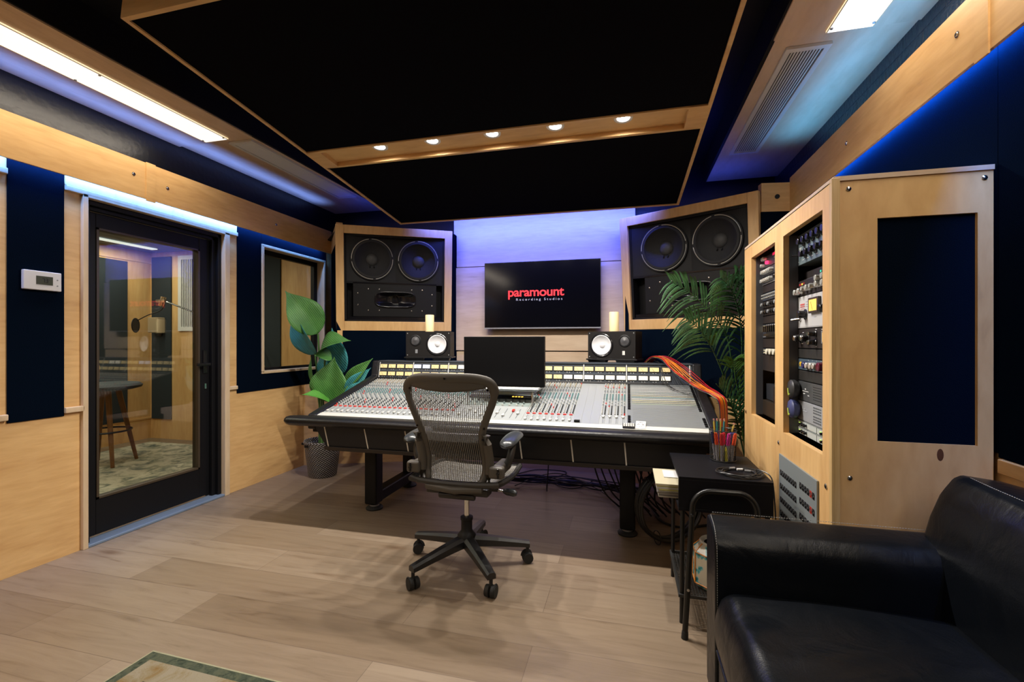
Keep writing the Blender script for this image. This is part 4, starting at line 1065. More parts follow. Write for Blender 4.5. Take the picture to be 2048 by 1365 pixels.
# lumbar pad seen through the weave
m = MB(); m.grid(lambda u, v: bpnt(-.155 + .31 * u, .63 + .13 * v) + Vector((0, .035, 0)), 12, 5); m.build('lumbar_pad', mat('lumbar', (.03, .024, .024), .5), ch, smooth=True, solid=.012)
for s in (-1, 1):
    # side links joining frame and arm yoke
    m = MB(); pts = [bpnt(s * .175, z) + Vector((s * .008, -.016, 0)) for z in (.50, .56, .64, .72, .765)]
    flat(m, pts, lambda p: .024, .016, closed=False); m.add([*m.v[:10]], [tuple(range(10))]); m.add([*m.v[40:50]], [tuple(range(10))])
    m.build('back_link', graph, ch, smooth=True)
    m = MB(); m.box(s * .185, s * .262, -.195, -.145, .545, .605); m.box(s * .190, s * .25, -.145, .02, .548, .60)
    am = m.build('arm_yoke', graph, ch, bevel=.014, seg=3)
    m = MB(); m.box(s * .232, s * .242, -.2005, -.195, .552, .598); m.cyl((s * .237, -.203, .575), (s * .237, -.196, .575), .008); m.build('arm_lock', blackg, am, bevel=.002)
    m = MB(); m.tube(bez([(s * .215, -.06, .56), (s * .255, -.07, .60), (s * .268, -.05, .66), (s * .262, -.01, .69)], 5), .020, 10); m.build('arm_post', graph2, ch, smooth=True)
    m = MB()
    def padf(u, v, s=s):
        q = 2*PI*v; yy = -.13 + .26 * u; w_ = .045 * math.sin(PI * min(1, .12 + u * .95)) ** .35 if 0 < u < 1 else 0.004
        w_ = .044 * (1 - abs(2*u - 1) ** 4) ** .5 + .002; return Vector(((s * .255 if s > 0 else -.288) + w_ * math.cos(q), yy, .712 + .022 * (1 - abs(2*u-1) ** 6) ** .5 * math.sin(q) + (-.02 * (1 - u) ** 3)))
    m.grid(padf, 18, 20); m.build('arm_pad', arm_pad, ch, smooth=True)
m = MB(); m.tube([bpnt(-.15, .49) + Vector((0, -.01, -.005)), bpnt(0, .478) + Vector((0, -.012, 0)), bpnt(.15, .49) + Vector((0, -.01, -.005))], .020, 10)
m.tube([(0, -.20, .485), (0, -.12, .45)], .025, 10); m.build('back_bracket', graph, ch, smooth=True)
for x, z in ((-.170, .745), (.170, .745), (-.165, .505), (.165, .505), (0, 1.045), (-.205, .99), (.205, .99), (.178, .80), (-.178, .80)):
    p = bpnt(x, z); m = MB(); m.lathe([(.006, .0), (.005, .003), (.0001, .003)], 10, c=(p.x, p.y - .0165 - (.014 if z < .76 else 0), p.z), axis='-y'); m.build('screw', blackg, ch)

# ================================================================== POTTED PLANTS
green = leaf_mat('leaf_green', (.05, .16, .035), (.075, .22, .05)); green_b = leaf_mat('leaf_bright', (.07, .26, .03), (.10, .32, .05)); green_t = leaf_mat('leaf_teal', (.04, .22, .22), (.05, .30, .36)); stemm = mat('stem_green', (.06, .13, .03), .5)
def at(px, py, d):    # point at forward distance d along the sight line (measured from the photograph)
    u = (px - 1024) / 910.2; v = (685 - py) / 910.2; c, s = math.cos(TH), math.sin(TH)
    return Vector((d * (u * c - s), d * (u * s + c), 1.22 + d * v))
def leaf(base, tip, width, up=(0, -1, .3), mt=None, parent=None, bend=.06, fold=.25, wave=.0):
    base = Vector(base); tip = Vector(tip); ax = tip - base; L_ = ax.length; a = ax.normalized(); n0 = Vector(up); n0 = (n0 - a * n0.dot(a)).normalized(); s_ = a.cross(n0)
    def fn(u, v):
        x = 2*v - 1; w_ = width * .50 * (math.sin(PI * u ** .72) ** (.75 + .65 * u)) + .001
        return base + a * L_ * u + s_ * w_ * x + n0 * (bend * L_ * math.sin(PI * u) + fold * w_ * abs(x) + wave * math.sin(9 * u + 2 * x) * abs(x))
    o = MB().grid(fn, 22, 9).build('leaf', mt or green, parent, smooth=True, solid=.0012, auto=False); return o
bop = thing('potted_plant', 'broad-leaved green plant in woven grey pot left of the desk', 'plant', (-2.71, 3.62, 0))
O = Vector((-2.71, 3.62, 0))
def wv(pot=True):
    m_, nt, b = nodes('woven_pot'); tc = nt.nodes.new('ShaderNodeTexCoord')
    wvn = nt.nodes.new('ShaderNodeTexChecker'); mp = nt.nodes.new('ShaderNodeMapping')
    sp_ = nt.nodes.new('ShaderNodeSeparateXYZ'); nt.links.new(tc.outputs['Object'], sp_.inputs[0])
    at_ = nt.nodes.new('ShaderNodeMath'); at_.operation = 'ARCTAN2'; nt.links.new(sp_.outputs[1], at_.inputs[0]); nt.links.new(sp_.outputs[0], at_.inputs[1])
    a1 = nt.nodes.new('ShaderNodeMath'); a1.operation = 'MULTIPLY_ADD'; a1.inputs[1].default_value = 36 ; nt.links.new(at_.outputs[0], a1.inputs[0])
    z1 = nt.nodes.new('ShaderNodeMath'); z1.operation = 'MULTIPLY'; z1.inputs[1].default_value = 330; nt.links.new(sp_.outputs[2], z1.inputs[0]); nt.links.new(z1.outputs[0], a1.inputs[2])
    sn = nt.nodes.new('ShaderNodeMath'); sn.operation = 'SINE'; nt.links.new(a1.outputs[0], sn.inputs[0])
    z2 = nt.nodes.new('ShaderNodeMath'); z2.operation = 'MULTIPLY'; z2.inputs[1].default_value = 520; nt.links.new(sp_.outputs[2], z2.inputs[0])
    s2 = nt.nodes.new('ShaderNodeMath'); s2.operation = 'SINE'; nt.links.new(z2.outputs[0], s2.inputs[0])
    ad = nt.nodes.new('ShaderNodeMath'); ad.operation = 'MULTIPLY_ADD'; ad.inputs[1].default_value = .5; nt.links.new(s2.outputs[0], ad.inputs[0]); nt.links.new(sn.outputs[0], ad.inputs[2])
    r = ramp(nt, ad.outputs[0], [(0.0, (.035, .028, .024)), (.45, (.06, .05, .045)), (.8, (.42, .39, .35)), (1, (.48, .45, .41))])
    nt.links.new(r, b.inputs['Base Color']); b.inputs['Roughness'].default_value = .55
    bpn = nt.nodes.new('ShaderNodeBump'); bpn.inputs['Strength'].default_value = .6; bpn.inputs['Distance'].default_value = .004; nt.links.new(ad.outputs[0], bpn.inputs['Height']); nt.links.new(bpn.outputs[0], b.inputs['Normal'])
    return m_
MB().lathe([(.0001, 0), (.115, 0), (.122, .01), (.158, .30), (.165, .318), (.160, .328), (.148, .322), (.145, .29), (.0001, .285)], 48).build('pot', wv(), bop, smooth=True)
MB().lathe([(.0001, .285), (.144, .286), (.1, .296), (.0001, .30)], 32).build('soil', mat('soil', (.02, .014, .01), .9), bop)
for a in (2.7, 3.5): MB().box(-.018, .018, -.004, .004, .285, .305).build('pot_handle', blackp, bop).location = (.165 * math.cos(a + .9), .165 * math.sin(a + .9), 0)
def L4(bx, by, tx, ty, w_, d0, d1, mt=green, up=(.1, -1, .3), **k):
    return leaf(at(bx, by, d0) - O, at(tx, ty, d1) - O, w_, up, mt, bop, **k)
L4(636, 668, 570, 582, .30, 4.12, 4.02, green, (.55, -.8, .3), bend=.10, fold=.35)
L4(632, 710, 588, 618, .34, 4.16, 4.10, green_t, (-.6, -1, .2), bend=.10, fold=.2)
L4(682, 750, 664, 656, .30, 4.14, 4.12, green_t, (-.2, -1, .2), bend=.03, fold=.15)
L4(640, 712, 702, 682, .28, 4.05, 3.98, green, (.15, -.6, .9), bend=.16, fold=.4)
L4(664, 716, 629, 712, .16, 4.00, 3.92, green, (0, -.75, .6), bend=.10, fold=.3)
L4(634, 778, 622, 714, .17, 4.15, 4.10, green, (-.8, -1, 0), bend=.05, fold=.2)
L4(661, 806, 669, 714, .34, 4.10, 4.06, green, (.25, -1, 0), bend=.06, fold=.3)
L4(644, 755, 652, 700, .11, 4.14, 4.12, green_t, (0, -1, 0), bend=.03, fold=.2)
L4(660, 806, 604, 790, .20, 4.06, 3.92, green_b, (-.1, -.55, .9), bend=.10, fold=.3)
L4(690, 772, 746, 717, .12, 4.05, 3.98, green, (.5, -1, .4), bend=.05, fold=.4)
L4(692, 788, 742, 736, .13, 4.04, 3.98, green_t, (.4, -1, .3), bend=.05, fold=.4)
L4(688, 796, 735, 762, .10, 4.02, 3.96, green_t, (.3, -1, .6), bend=.05, fold=.3)
for (bx, by, d0) in ((636, 668, 4.12), (630, 708, 4.16), (678, 745, 4.14), (650, 714, 4.05), (634, 778, 4.15), (661, 802, 4.10), (660, 806, 4.06), (690, 775, 4.05)):
    e_ = at(bx, by, d0) - O; b_ = Vector((.05 * (random.random() - .5), .05 * (random.random() - .5), .285)); mid = (e_ + b_) / 2; mid.x = mid.x * .6; mid.y *= .6
    MB().tube(bez([b_, mid, e_], 8), [.011] * 8 + [.008] * 9, 8).build('stem', stemm, bop, smooth=True)

palm = thing('palm_plant', 'dark green feathery palm standing between desk and rack cabinet', 'plant', (.80, 3.33, 0))
OP = Vector((.80, 3.33, 0))
MB().lathe([(.0001, 0), (.10, 0), (.11, .01), (.135, .27), (.14, .28), (.125, .28), (.12, .25), (.0001, .245)], 36).build('pot', mat('dark_pot', (.02, .02, .02), .5), palm, smooth=True)
pg = leaf_mat('palm_green', (.014, .055, .022), (.035, .11, .035), .36); pg2 = leaf_mat('palm_bright', (.045, .12, .02), (.07, .17, .03), .38)
RP = random.Random(3)
def frond(pts, ll, n, mt, droop=.35, span=(.25, 1.0), lwid=.0125, side=(1, 1)):
    c = bez(pts, 12); N = len(c); m = MB(); m.tube(c, [.006 - .004 * i / N for i in range(N)], 6)
    for i in range(n):
        u = span[0] + (span[1] - span[0]) * (i + .5) / n; k = min(N - 2, int(u * (N - 1))); p = c[k]; t = (c[k+1] - c[k]).normalized()
        sv = t.cross(Vector((.15, -.95, .25))).normalized()
        for s in (-1, 1):
            if side[0 if s < 0 else 1] < RP.random(): continue
            l = ll * (.55 + .75 * math.sin(PI * min(1, .15 + .9 * (u - span[0]) / (span[1] - span[0])))) * (.85 + .3 * RP.random())
            d_ = (t * .75 + sv * s * .8 + Vector((0, -.15 * RP.random(), .10))).normalized(); g = Vector((0, 0, -1)); side_ = d_.cross(Vector((0, -1, .2))).normalized(); v = []
            for q in range(7):
                w_ = q / 6; cpt = p + d_ * l * w_ + g * droop * l * w_ ** 2.1; ww = lwid * .5 * math.sin(PI * min(.98, .10 + .88 * w_)) ** .7
                v += [cpt - side_ * ww, cpt + Vector((0, -.25 * ww, .35 * ww)), cpt + side_ * ww]
            if any((a_ + OP).x < .56 and (a_ + OP).z < 1.09 and (a_ + OP).y < 3.72 for a_ in v): continue
            m.add(v, [(q*3+r, q*3+r+1, (q+1)*3+r+1, (q+1)*3+r) for q in range(6) for r in range(2)])
    return m.build('frond', mt, palm, smooth=True, auto=False)
B = Vector((0, 0, .26))
def P3(px, py, d): return at(px, py, d) - OP
frond([B, P3(1470, 820, 3.09), P3(1458, 690, 3.05), P3(1425, 630, 2.97), P3(1375, 582, 2.90), P3(1340, 563, 2.86)], .22, 26, pg, .45, (.42, 1))
frond([B, P3(1475, 850, 3.07), P3(1450, 760, 3.02), P3(1420, 690, 2.94), P3(1395, 655, 2.87), P3(1372, 640, 2.84)], .22, 24, pg, .4, (.35, 1))
frond([B, P3(1480, 800, 3.12), P3(1484, 700, 3.09), P3(1478, 630, 3.03), P3(1462, 580, 2.96), P3(1440, 555, 2.92)], .20, 24, pg, .45, (.38, 1))
frond([B, P3(1482, 880, 3.04), P3(1470, 830, 2.99), P3(1450, 790, 2.93), P3(1432, 768, 2.88)], .18, 18, pg, .35, (.3, 1))
frond([B, P3(1484, 860, 3.06), P3(1478, 800, 3.02), P3(1470, 750, 2.97), P3(1468, 720, 2.95)], .18, 18, pg2, .30, (.3, 1))
frond([B, P3(1490, 880, 3.09), P3(1488, 840, 3.02), P3(1486, 790, 2.99)], .16, 16, pg, .30, (.3, 1))
frond([B, P3(1488, 760, 3.13), P3(1492, 650, 3.12), P3(1486, 570, 3.05), P3(1470, 548, 3.02)], .18, 20, pg, .4, (.45, 1))
frond([B, Vector((.06, .02, .9)), Vector((.08, .04, 1.25)), Vector((.08, .0, 1.5))], .14, 16, pg, .4, (.4, 1))
# two short bright young leaves in the middle
for (bx, by, tx, ty) in ((1420, 690, 1418, 655), (1424, 692, 1434, 662), (1412, 680, 1404, 650)):
    leaf(P3(bx, by, 3.05), P3(tx, ty, 3.0), .035, (0, -1, .1), pg2, palm, bend=.05, fold=.3)

# ================================================================== RACK CABINET
CX0, CX1, CY0, CY1, CH = .695, 1.152, 1.817, 3.05, 1.785
rk = thing('rack_cabinet', 'tall maple rack cabinet with black front grille, filled with outboard gear', 'cabinet', (CX0, CY0, 0))
W_, D_ = CX1 - CX0, CY1 - CY0
def lb(x0, x1, y0, y1, z0, z1, m=None): m = m or MB(); return m.box(x0 - CX0, x1 - CX0, y0 - CY0, y1 - CY0, z0, z1)
w1, w2, wz = (1.903, 2.338), (2.459, 2.895), (.805, 1.708)
m = MB()
def sidepan(m):
    for y0, y1, z0, z1 in ((CY0, w1[0], 0, CH), (w1[1], w2[0], 0, CH), (w2[1], CY1, 0, CH), (w1[0], w1[1], 0, wz[0]), (w1[0], w1[1], wz[1], CH), (w2[0], w2[1], 0, wz[0]), (w2[0], w2[1], wz[1], CH)):
        lb(CX0, CX0 + .024, y0, y1, z0, z1, m)
sidepan(m); m.build('side_panel', maple_v, rk)
m = MB(); 
for x0, x1, z0, z1 in ((CX0 + .024, .829, 0, CH - .003), (1.110, CX1, 0, CH - .003), (.829, 1.110, 0, .880), (.829, 1.110, 1.645, CH - .003)):
    lb(x0, x1, CY0, CY0 + .022, z0, z1, m)
m.build('front_panel', wood('maple_front', MA, MB_, (2.5, 2.5, .9)), rk)
lb(CX0 - .006, CX0 + .02, CY0 - .008, CY0 + .014, 0, CH + .006).build('corner_post', ply_edge, rk, bevel=.002)
lb(.829, 1.110, CY0 + .012, CY0 + .02, .880, 1.645).build('front_grille', fabric, rk)
m = MB(); m.add([(0, -.006, CH - .004), (W_, -.006, CH - .004), (W_, D_, CH - .004), (0, D_, CH - .004), (0, -.006, CH + .012), (W_, -.006, CH + .012), (W_, D_, CH + .012), (0, D_, CH + .012)], [(0,3,2,1),(4,5,6,7),(0,1,5,4),(1,2,6,5),(2,3,7,6),(3,0,4,7)])
m.build('top_board', pale_x, rk)
lb(CX0 + .024, CX1, CY1 - .02, CY1, 0, CH - .004).build('back_panel', maple_x, rk)
lb(1.140, CX1, CY0 + .022, CY1 - .02, 0, CH - .004).build('rear_panel', blackp, rk)
# inner reveals and rack rails
m = MB(); lb(CX0 + .024, 1.14, w1[1] + .015, w2[0] - .015, .5, CH - .01, m); lb(CX0 + .024, 1.14, w1[0] - .02, w1[0] - .012, .78, CH - .01, m); m.build('divider', blackp, rk)
for y in (w1[0] + .002, w1[1] - .004, w2[0] + .002, w2[1] - .004):
    m = lb(CX0 + .024, CX0 + .060, y, y + .002, wz[0], wz[1]); m.build('rack_rail', mat('grey_rail', (.10, .10, .11), .4, metal=.5), rk)
for (x, z) in ((.743, 1.752), (1.128, 1.757), (.747, .749)):
    m = MB(); m.lathe([(.008, 0), (.008, .002), (.005, .004), (.0001, .005)], 18, c=(x - CX0, -.0005, z), axis='-y'); m.build('screw', chrome, rk, smooth=True)
for (y, z) in ((3.01, .80), (2.40, .745), (1.87, .700)):
    m = MB(); m.lathe([(.010, 0), (.010, .002), (.006, .004), (.0001, .004)], 16, c=(-.0005, y - CY0, z), axis='x'); m.v = [Vector((-q.x - .001, q.y, q.z)) for q in m.v]; m.f = [q[::-1] for q in m.f]; m.build('screw', chrome, rk, smooth=True)
# dark knot in the front panel
kn = mat('knot', (.10, .035, .012), .5); m = MB(); m.lathe([(.0001, .0008), (.009, .0006), (.012, 0)], 18, axis='-y'); m.v = [Vector((q.x * .8 + 1.008 - CX0, q.y - .0002, q.z * 1.7 + .845)) for q in m.v]; m.build('wood_knot', kn, rk)

# ---- rack gear: local frame origin at the left end seen from the room; local x runs along -Y of the room (left->right as seen), local -y faces the room (-X)
def gear(name, lab, bay_, z0, z1, face, cat='rack unit', depth=.25, out=0):
    yl = (w1[1] + .012) if bay_ == 1 else (w2[1] + .012)
    t = thing(name, lab, cat, (CX0 + .060 - out, yl, z0), -PI/2)
    H = z1 - z0 - .002; Wd = .455
    MB().box(.0, Wd, 0, depth, 0, H).build('chassis', face, t, bevel=.0015)
    t['H'] = H; del t['H']; return t, H, Wd
def kn_(t, x, z, r, mt, l=.022, skirt=None, n=20, name='knob'):
    m = MB(); 
    if skirt: m.lathe([(r * 1.35, 0), (r * 1.35, .003), (r, .006), (r, l), (r * .85, l + .002), (.0001, l + .002)], n, c=(x, 0, z), axis='-y')
    else: m.lathe([(r, 0), (r, l), (r * .85, l + .002), (.0001, l + .002)], n, c=(x, 0, z), axis='-y')
    return m.build(name, mt, t, smooth=True)
def mark(t, boxes, mt, name='marking'):
    m = MB()
    for x, z, a, b in boxes: m.box(x, x + a, -.0012, .0, z, z + b)
    return m.build(name, mt, t)
def vu(t, x, z, wv_, hv, glow, frame):
    f_ = MB().box(x, x + wv_, -.012, 0, z, z + hv).build('meter_frame', frame, t, bevel=.002)
    MB().box(x + wv_*.13, x + wv_*.87, -.013, -.0118, z + hv*.14, z + hv*.86).build('meter_face', glow, f_)
    MB().tube([(x + wv_*.5, -.0135, z + hv*.2), (x + wv_*.32, -.0135, z + hv*.75)], .0006, 4).build('needle', blackp, f_)
ear = lambda t, H: mark(t, [(.004, H*.2, .004, .005), (.004, H*.75, .004, .005)], silver, 'rack_screw')
blue_g = mat('eq_blue_grey', (.15, .20, .22), .35, metal=.2); dkb = mat('dark_brown_face', (.016, .012, .012), .45); whitef = mat('compressor_white', (.50, .50, .51), .4); steel = mat('converter_steel', (.10, .105, .11), .35, metal=.5); lsteel = mat('light_steel', (.42, .44, .47), .35, metal=.4); pbg = mat('pale_green_grey', (.45, .49, .48), .4)
blueg2 = mat('preamp_blue', (.055, .085, .115), .4); bak = mat('bakelite', (.010, .010, .012), .25); clearg = mat('clear_knob', (.62, .63, .60), .15, metal=.5); burg = mat('burgundy_knob', (.10, .005, .02), .3); nvk = mat('navy_knob', (.01, .015, .10), .3); yel = mat('yellow_logo', (.75, .48, .02), .5); redp = mat('red_print', (.5, .08, .08), .5); ambr = mat('amber_meter', (.7, .42, .08), .4, emit=.75, ecol=(1, .60, .14)); greyl = mat('grey_print', (.35, .36, .37), .5)
# right bay
t, H, Wd = gear('rack_equalizer', 'blue-grey equalizer with many black knobs at the top of the right rack bay', 1, 1.568, 1.706, blue_g); ear(t, H)
for i in range(6): kn_(t, .085 + i * .052, H * .72, .015, bak, .026, True)
for i in range(6): kn_(t, .105 + i * .055, H * .30, .014 if i < 4 else .010, bak, .024, True)
MB().tube([(.055, -.002, H*.30), (.03, -.03, H*.34)], .004, 8).build('toggle', bak, t)
mark(t, [(.03, H*.55, .028, .002), (.032, H*.51, .024, .002), (.034, H*.47, .02, .002), (.02, H*.78, .008, .003), (.02, H*.1, .008, .003)] + [(.07 + i*.05, H*.12, .02, .002) for i in range(7)], white)
m = MB(); 
for i in range(5): m.cyl((.40 + i*.01, -.003, H*.72), (.40 + i*.01, -.014, H*.72), .0035, n=8)
m.build('toggle_row', chrome, t)
t, H, Wd = gear('rack_processor', 'slim black rack unit with a tiny green light, second down in the right bay', 1, 1.500, 1.540, dkb, out=-.03); mark(t, [(.18, H*.4, .008, .008)], mat('green_led', (.02, .4, .2), .5, emit=1.2, ecol=(.05, .8, .4)), 'led'); mark(t, [(.20, H*.5, .07, .002)], greyl)
mark(t, [(0, 0, .455, .006)], silver, 'edge_trim')
t, H, Wd = gear('rack_preamp', 'dark rack preamp with chrome knobs above the white compressor', 1, 1.428, 1.497, dkb); ear(t, H)
for i, (x, z) in enumerate(((.03, .25), (.075, .3), (.12, .38), (.165, .38), (.21, .42), (.27, .42), (.27, .78), (.33, .80), (.385, .80), (.33, .4))): kn_(t, x, H * z, .0125 if i not in (2, 4) else .010, clearg, .022)
for i in range(8): kn_(t, .24 + i * .014, H * .30, .003, chrome, .012, name='switch')
mark(t, [(.03, H*.68, .03, .010), (.075, H*.72, .02, .008)], mat('red_marker', (.25, .02, .02), .5)); mark(t, [(.062, H*.7, .008, .008)], mat('yellow_led', (.7, .6, .05), .5, emit=.8, ecol=(.8, .8, .1)), 'led')
t, H, Wd = gear('rack_compressor', 'white rack compressor with square amber meter and black knobs', 1, 1.283, 1.426, whitef); ear(t, H)
vu(t, .165, H*.42, .105, H*.46, ambr, mat('meter_brown', (.05, .035, .03), .4))
kn_(t, .105, H*.42, .017, bak, .03, True); kn_(t, .33, H*.50, .017, bak, .03, True); MB().box(.375, .425, -.03, 0, H*.66, H*.92).build('module', bak, t, bevel=.004)
kn_(t, .045, H*.30, .010, chrome, .006, name='socket'); MB().tube([(.045, -.006, H*.3), (.02, -.03, H*.27)], .0035, 8).build('toggle', chrome, t); MB().tube([(.37, -.006, H*.47), (.41, -.02, H*.42)], .0035, 8).build('toggle', chrome, t)
mark(t, [(.045, H*.66, .05, .004), (.045, H*.72, .05, .006), (.045, H*.60, .05, .0015)], redp); mark(t, [(.11, H*.80, .035, .002), (.11, H*.72, .035, .0015), (.11, H*.66, .03, .0015), (.20, H*.3, .02, .002), (.32, H*.16, .03, .002), (.02, H*.03, .42, .0015)], greyl)
t, H, Wd = gear('rack_compressor', 'black rack compressor with amber meter at right, under the white one', 1, 1.194, 1.281, dkb); ear(t, H)
for x, z, r in ((.055, .52, .016), (.135, .52, .016), (.215, .72, .011), (.215, .30, .011)):
    kn_(t, x, H*z, r, bak, .026, True); kn_(t, x - .0, H*z, r*.75, chrome, .031, name='knob_cap')
mark(t, [(.07, H*.80, .018, .002), (.06, H*.22, .016, .003), (.15, H*.80, .018, .002), (.14, H*.22, .016, .003), (.215, H*.92, .014, .003), (.215, H*.08, .014, .003), (.275, H*.90, .012, .003), (.335, H*.88, .02, .009), (.31, H*.14, .11, .003), (.305, H*.05, .125, .005)], white)
vu(t, .30, H*.24, .12, H*.60, ambr, silver)
t, H, Wd = gear('blank_panel', 'black blank panel above the blue preamp in the right rack bay', 1, 1.150, 1.192, mat('blank_black', (.014, .013, .012), .5)); ear(t, H)
t, H, Wd = gear('rack_preamp', 'slim blue rack preamp with yellow script logo and burgundy knob', 1, 1.098, 1.148, blueg2); ear(t, H)
m = MB(); m.tube(bez([(.036, -.001, H*.45), (.045, -.001, H*.70), (.052, -.001, H*.42), (.060, -.001, H*.66), (.068, -.001, H*.44), (.076, -.001, H*.64), (.086, -.001, H*.48), (.098, -.001, H*.6)], 4), .0024, 5); m.box(.034, .098, -.001, 0, H*.30, H*.36); m.build('logo', yel, t)
for x, mt_, r in ((.13, nvk, .015), (.165, clearg, .013), (.205, clearg, .014), (.24, clearg, .012), (.29, burg, .018), (.37, offwhite, .010), (.42, clearg, .012)): kn_(t, x, H*.48, r, mt_, .02)
mark(t, [(.115 + i*.022, H*(.90 if i % 2 else .06), .006, .002) for i in range(13)], white)
t, H, Wd = gear('blank_panel', 'black blank panel under the blue preamp in the right rack bay', 1, 1.050, 1.096, mat('blank_black', (.014, .013, .012), .5)); ear(t, H)
def dots(t, x, z, nx, nz, dx, dz, r, mt, name='vent_holes'):
    m = MB()
    for i in range(nx):
        for j in range(nz): m.box(x + i*dx, x + i*dx + r, -.0008, 0, z + j*dz, z + j*dz + r)
    return m.build(name, mt, t)
t, H, Wd = gear('audio_converter', 'dark steel audio converter with dot grids, upper of the two converters', 1, .962, 1.048, steel); ear(t, H)
dots(t, .19, H*.18, 9, 6, .0095, .0105, .003, blackp); dots(t, .30, H*.18, 9, 6, .0095, .0105, .003, greyl, 'indicator_grid'); mark(t, [(.07, H*.5, .07, .002), (.10, H*.6, .012, .005), (.08, H*.36, .02, .003), (.13, H*.3, .018, .003)], white)
t, H, Wd = gear('audio_converter', 'pale silver audio converter with dark dot grids, lower of the two', 1, .873, .960, lsteel); ear(t, H)
dots(t, .19, H*.12, 8, 3, .0105, .011, .006, ch_b); dots(t, .19, H*.56, 8, 3, .0105, .011, .006, ch_b); dots(t, .30, H*.12, 10, 3, .0105, .011, .006, ch_b); dots(t, .30, H*.56, 10, 3, .0105, .011, .006, ch_b); mark(t, [(.07, H*.5, .05, .002), (.09, H*.6, .012, .004)], greyl)
ledg = mat('lime_led', (.4, .8, .05), .5, emit=1.5, ecol=(.6, 1, .1))
for (z0, z1, lb_) in ((.842, .871, 'pale green-grey half-width preamp row with black knobs, upper one'), (.809, .840, 'pale green-grey preamp row with black knobs at the bottom of the bay')):
    t, H, Wd = gear('rack_preamp', lb_, 1, z0, z1, pbg)
    for x in (.03, .26):
        mark(t, [(x, H*.5, .014, .003)], ledg, 'led'); 
        for k in (.035, .06, .085): kn_(t, x + k, H*.5, .006, bak, .012)
    mark(t, [(.225, 0, .002, H), (0, H*.97, .455, .001)], ch_b)
# two disc-shaped hangers on the converters' left edge
for z, mt_, lab_ in ((1.008, mat('disc_black', (.03, .03, .032), .4), 'black headphone ear cup hanging at the left of the dark converter'), (.918, mat('disc_blue', (.05, .06, .16), .4), 'blue headphone ear cup hanging at the left of the silver converter')):
    t = thing('headphone_cup', lab_, 'headphones', (CX0 + .0325, 2.320, z), -PI/2)
    MB().lathe([(.0001, -.022), (.034, -.02), (.042, -.008), (.042, .006), (.034, .014), (.012, .018), (.0001, .018)], 32, axis='-y').build('shell', mt_, t, smooth=True)
    MB().tube([(.01, -.022, .004), (.022, -.023, -.028), (.028, -.022, -.020)], .0028, 6).build('cord', mat('lime_cord', (.5, .6, .05), .5), t)
# left bay
slot = mat('slate_face', (.03, .032, .04), .4)
t, H, Wd = gear('rack_effects_unit', 'rack effects unit with red glowing display at the top of the left bay', 2, 1.640, 1.706, slot); ear(t, H)
rg = mat('red_led', (.9, .02, .05), .5, emit=3, ecol=(1, .02, .08)); MB().box(.20, .36, -.002, 0, H*.72, H*.92).build('display', mat('red_display', (.3, .01, .04), .5, emit=.7, ecol=(.9, .02, .10)), t)
kn_(t, .06, H*.75, .010, clearg, .02); kn_(t, .085, H*.78, .010, clearg, .02); kn_(t, .115, H*.35, .010, rg, .012, name='red_lamp'); kn_(t, .045, H*.22, .010, clearg, .02)
mark(t, [(.37, H*(.2 + .2*k), .05, .005) for k in range(4)], white); mark(t, [(.22 + .02*k, H*.45, .01, .006) for k in range(6)], greyl)
t, H, Wd = gear('rack_reverb', 'rack unit with a row of chrome knobs, second down in the left bay', 2, 1.592, 1.638, slot); ear(t, H)
for k in range(6): kn_(t, .05 + k*.03, H*.5, .011, clearg, .02)
mark(t, [(.37, H*(.15 + .28*k), .05, .005) for k in range(3)], white)
t, H, Wd = gear('rack_reverb', 'rack unit with a row of chrome knobs, third down in the left bay', 2, 1.545, 1.590, slot); ear(t, H)
for k in range(6): kn_(t, .04 + k*.03, H*.5, .011, clearg, .02)
kn_(t, .28, H*.5, .012, bak, .02); kn_(t, .33, H*.5, .012, bak, .02); mark(t, [(0, 0, .455, .005)], silver, 'edge_trim')
t, H, Wd = gear('blank_panel', 'black blank panel below the chrome-knob units in the left rack bay', 2, 1.500, 1.543, dkb)
t, H, Wd = gear('rack_channel_strip', 'slate rack unit with dense rows of small silver knobs in the left bay', 2, 1.455, 1.498, mat('slate_blue', (.05, .06, .085), .4))
for k in range(14):
    for z in (.3, .7): kn_(t, .035 + k*.029, H*z, .005, clearg, .012, n=8)
for z0, z1, lab_ in ((1.412, 1.453, 'dark unit with black knobs directly under the small-silver-knob unit'), (1.370, 1.410, 'dark unit with black knobs and an amber display in the left bay')):
    t, H, Wd = gear('rack_dynamics_unit', lab_, 2, z0, z1, dkb)
    for k in range(9): kn_(t, .045 + k*.04, H*.5, .010, bak if k % 3 else greyp, .018, n=12)
    if z0 < 1.4: MB().box(.36, .42, -.002, 0, H*.2, H*.8).build('display', mat('amber_display', (.3, .12, .02), .5, emit=.35, ecol=(1, .4, .05)), t)
t, H, Wd = gear('blank_panel', 'black blank panel above the beige-ended unit in the left rack bay', 2, 1.325, 1.368, dkb)
t, H, Wd = gear('rack_fader_unit', 'beige-ended rack unit with black faders in the left bay', 2, 1.245, 1.323, slot)
beige = mat('beige_label', (.55, .50, .32), .5); mark(t, [(.02, H*.45, .05, H*.45), (.365, H*.45, .06, H*.45)], beige)
for k in range(8): MB().box(.085 + k*.034, .103 + k*.034, -.02, 0, H*.42, H*.85).build('fader', bak, t)
mark(t, [(.09 + k*.034, H*.9, .008, .004) for k in range(8)], white); MB().box(.08, .34, -.015, 0, H*.12, H*.28).build('ledge', bak, t); mark(t, [(.02 + .02*k, H*.05, .008, .004) for k in range(20)], greyl)
t, H, Wd = gear('blank_panel', 'black blank panel below the beige-ended unit in the left rack bay', 2, 1.190, 1.243, dkb)
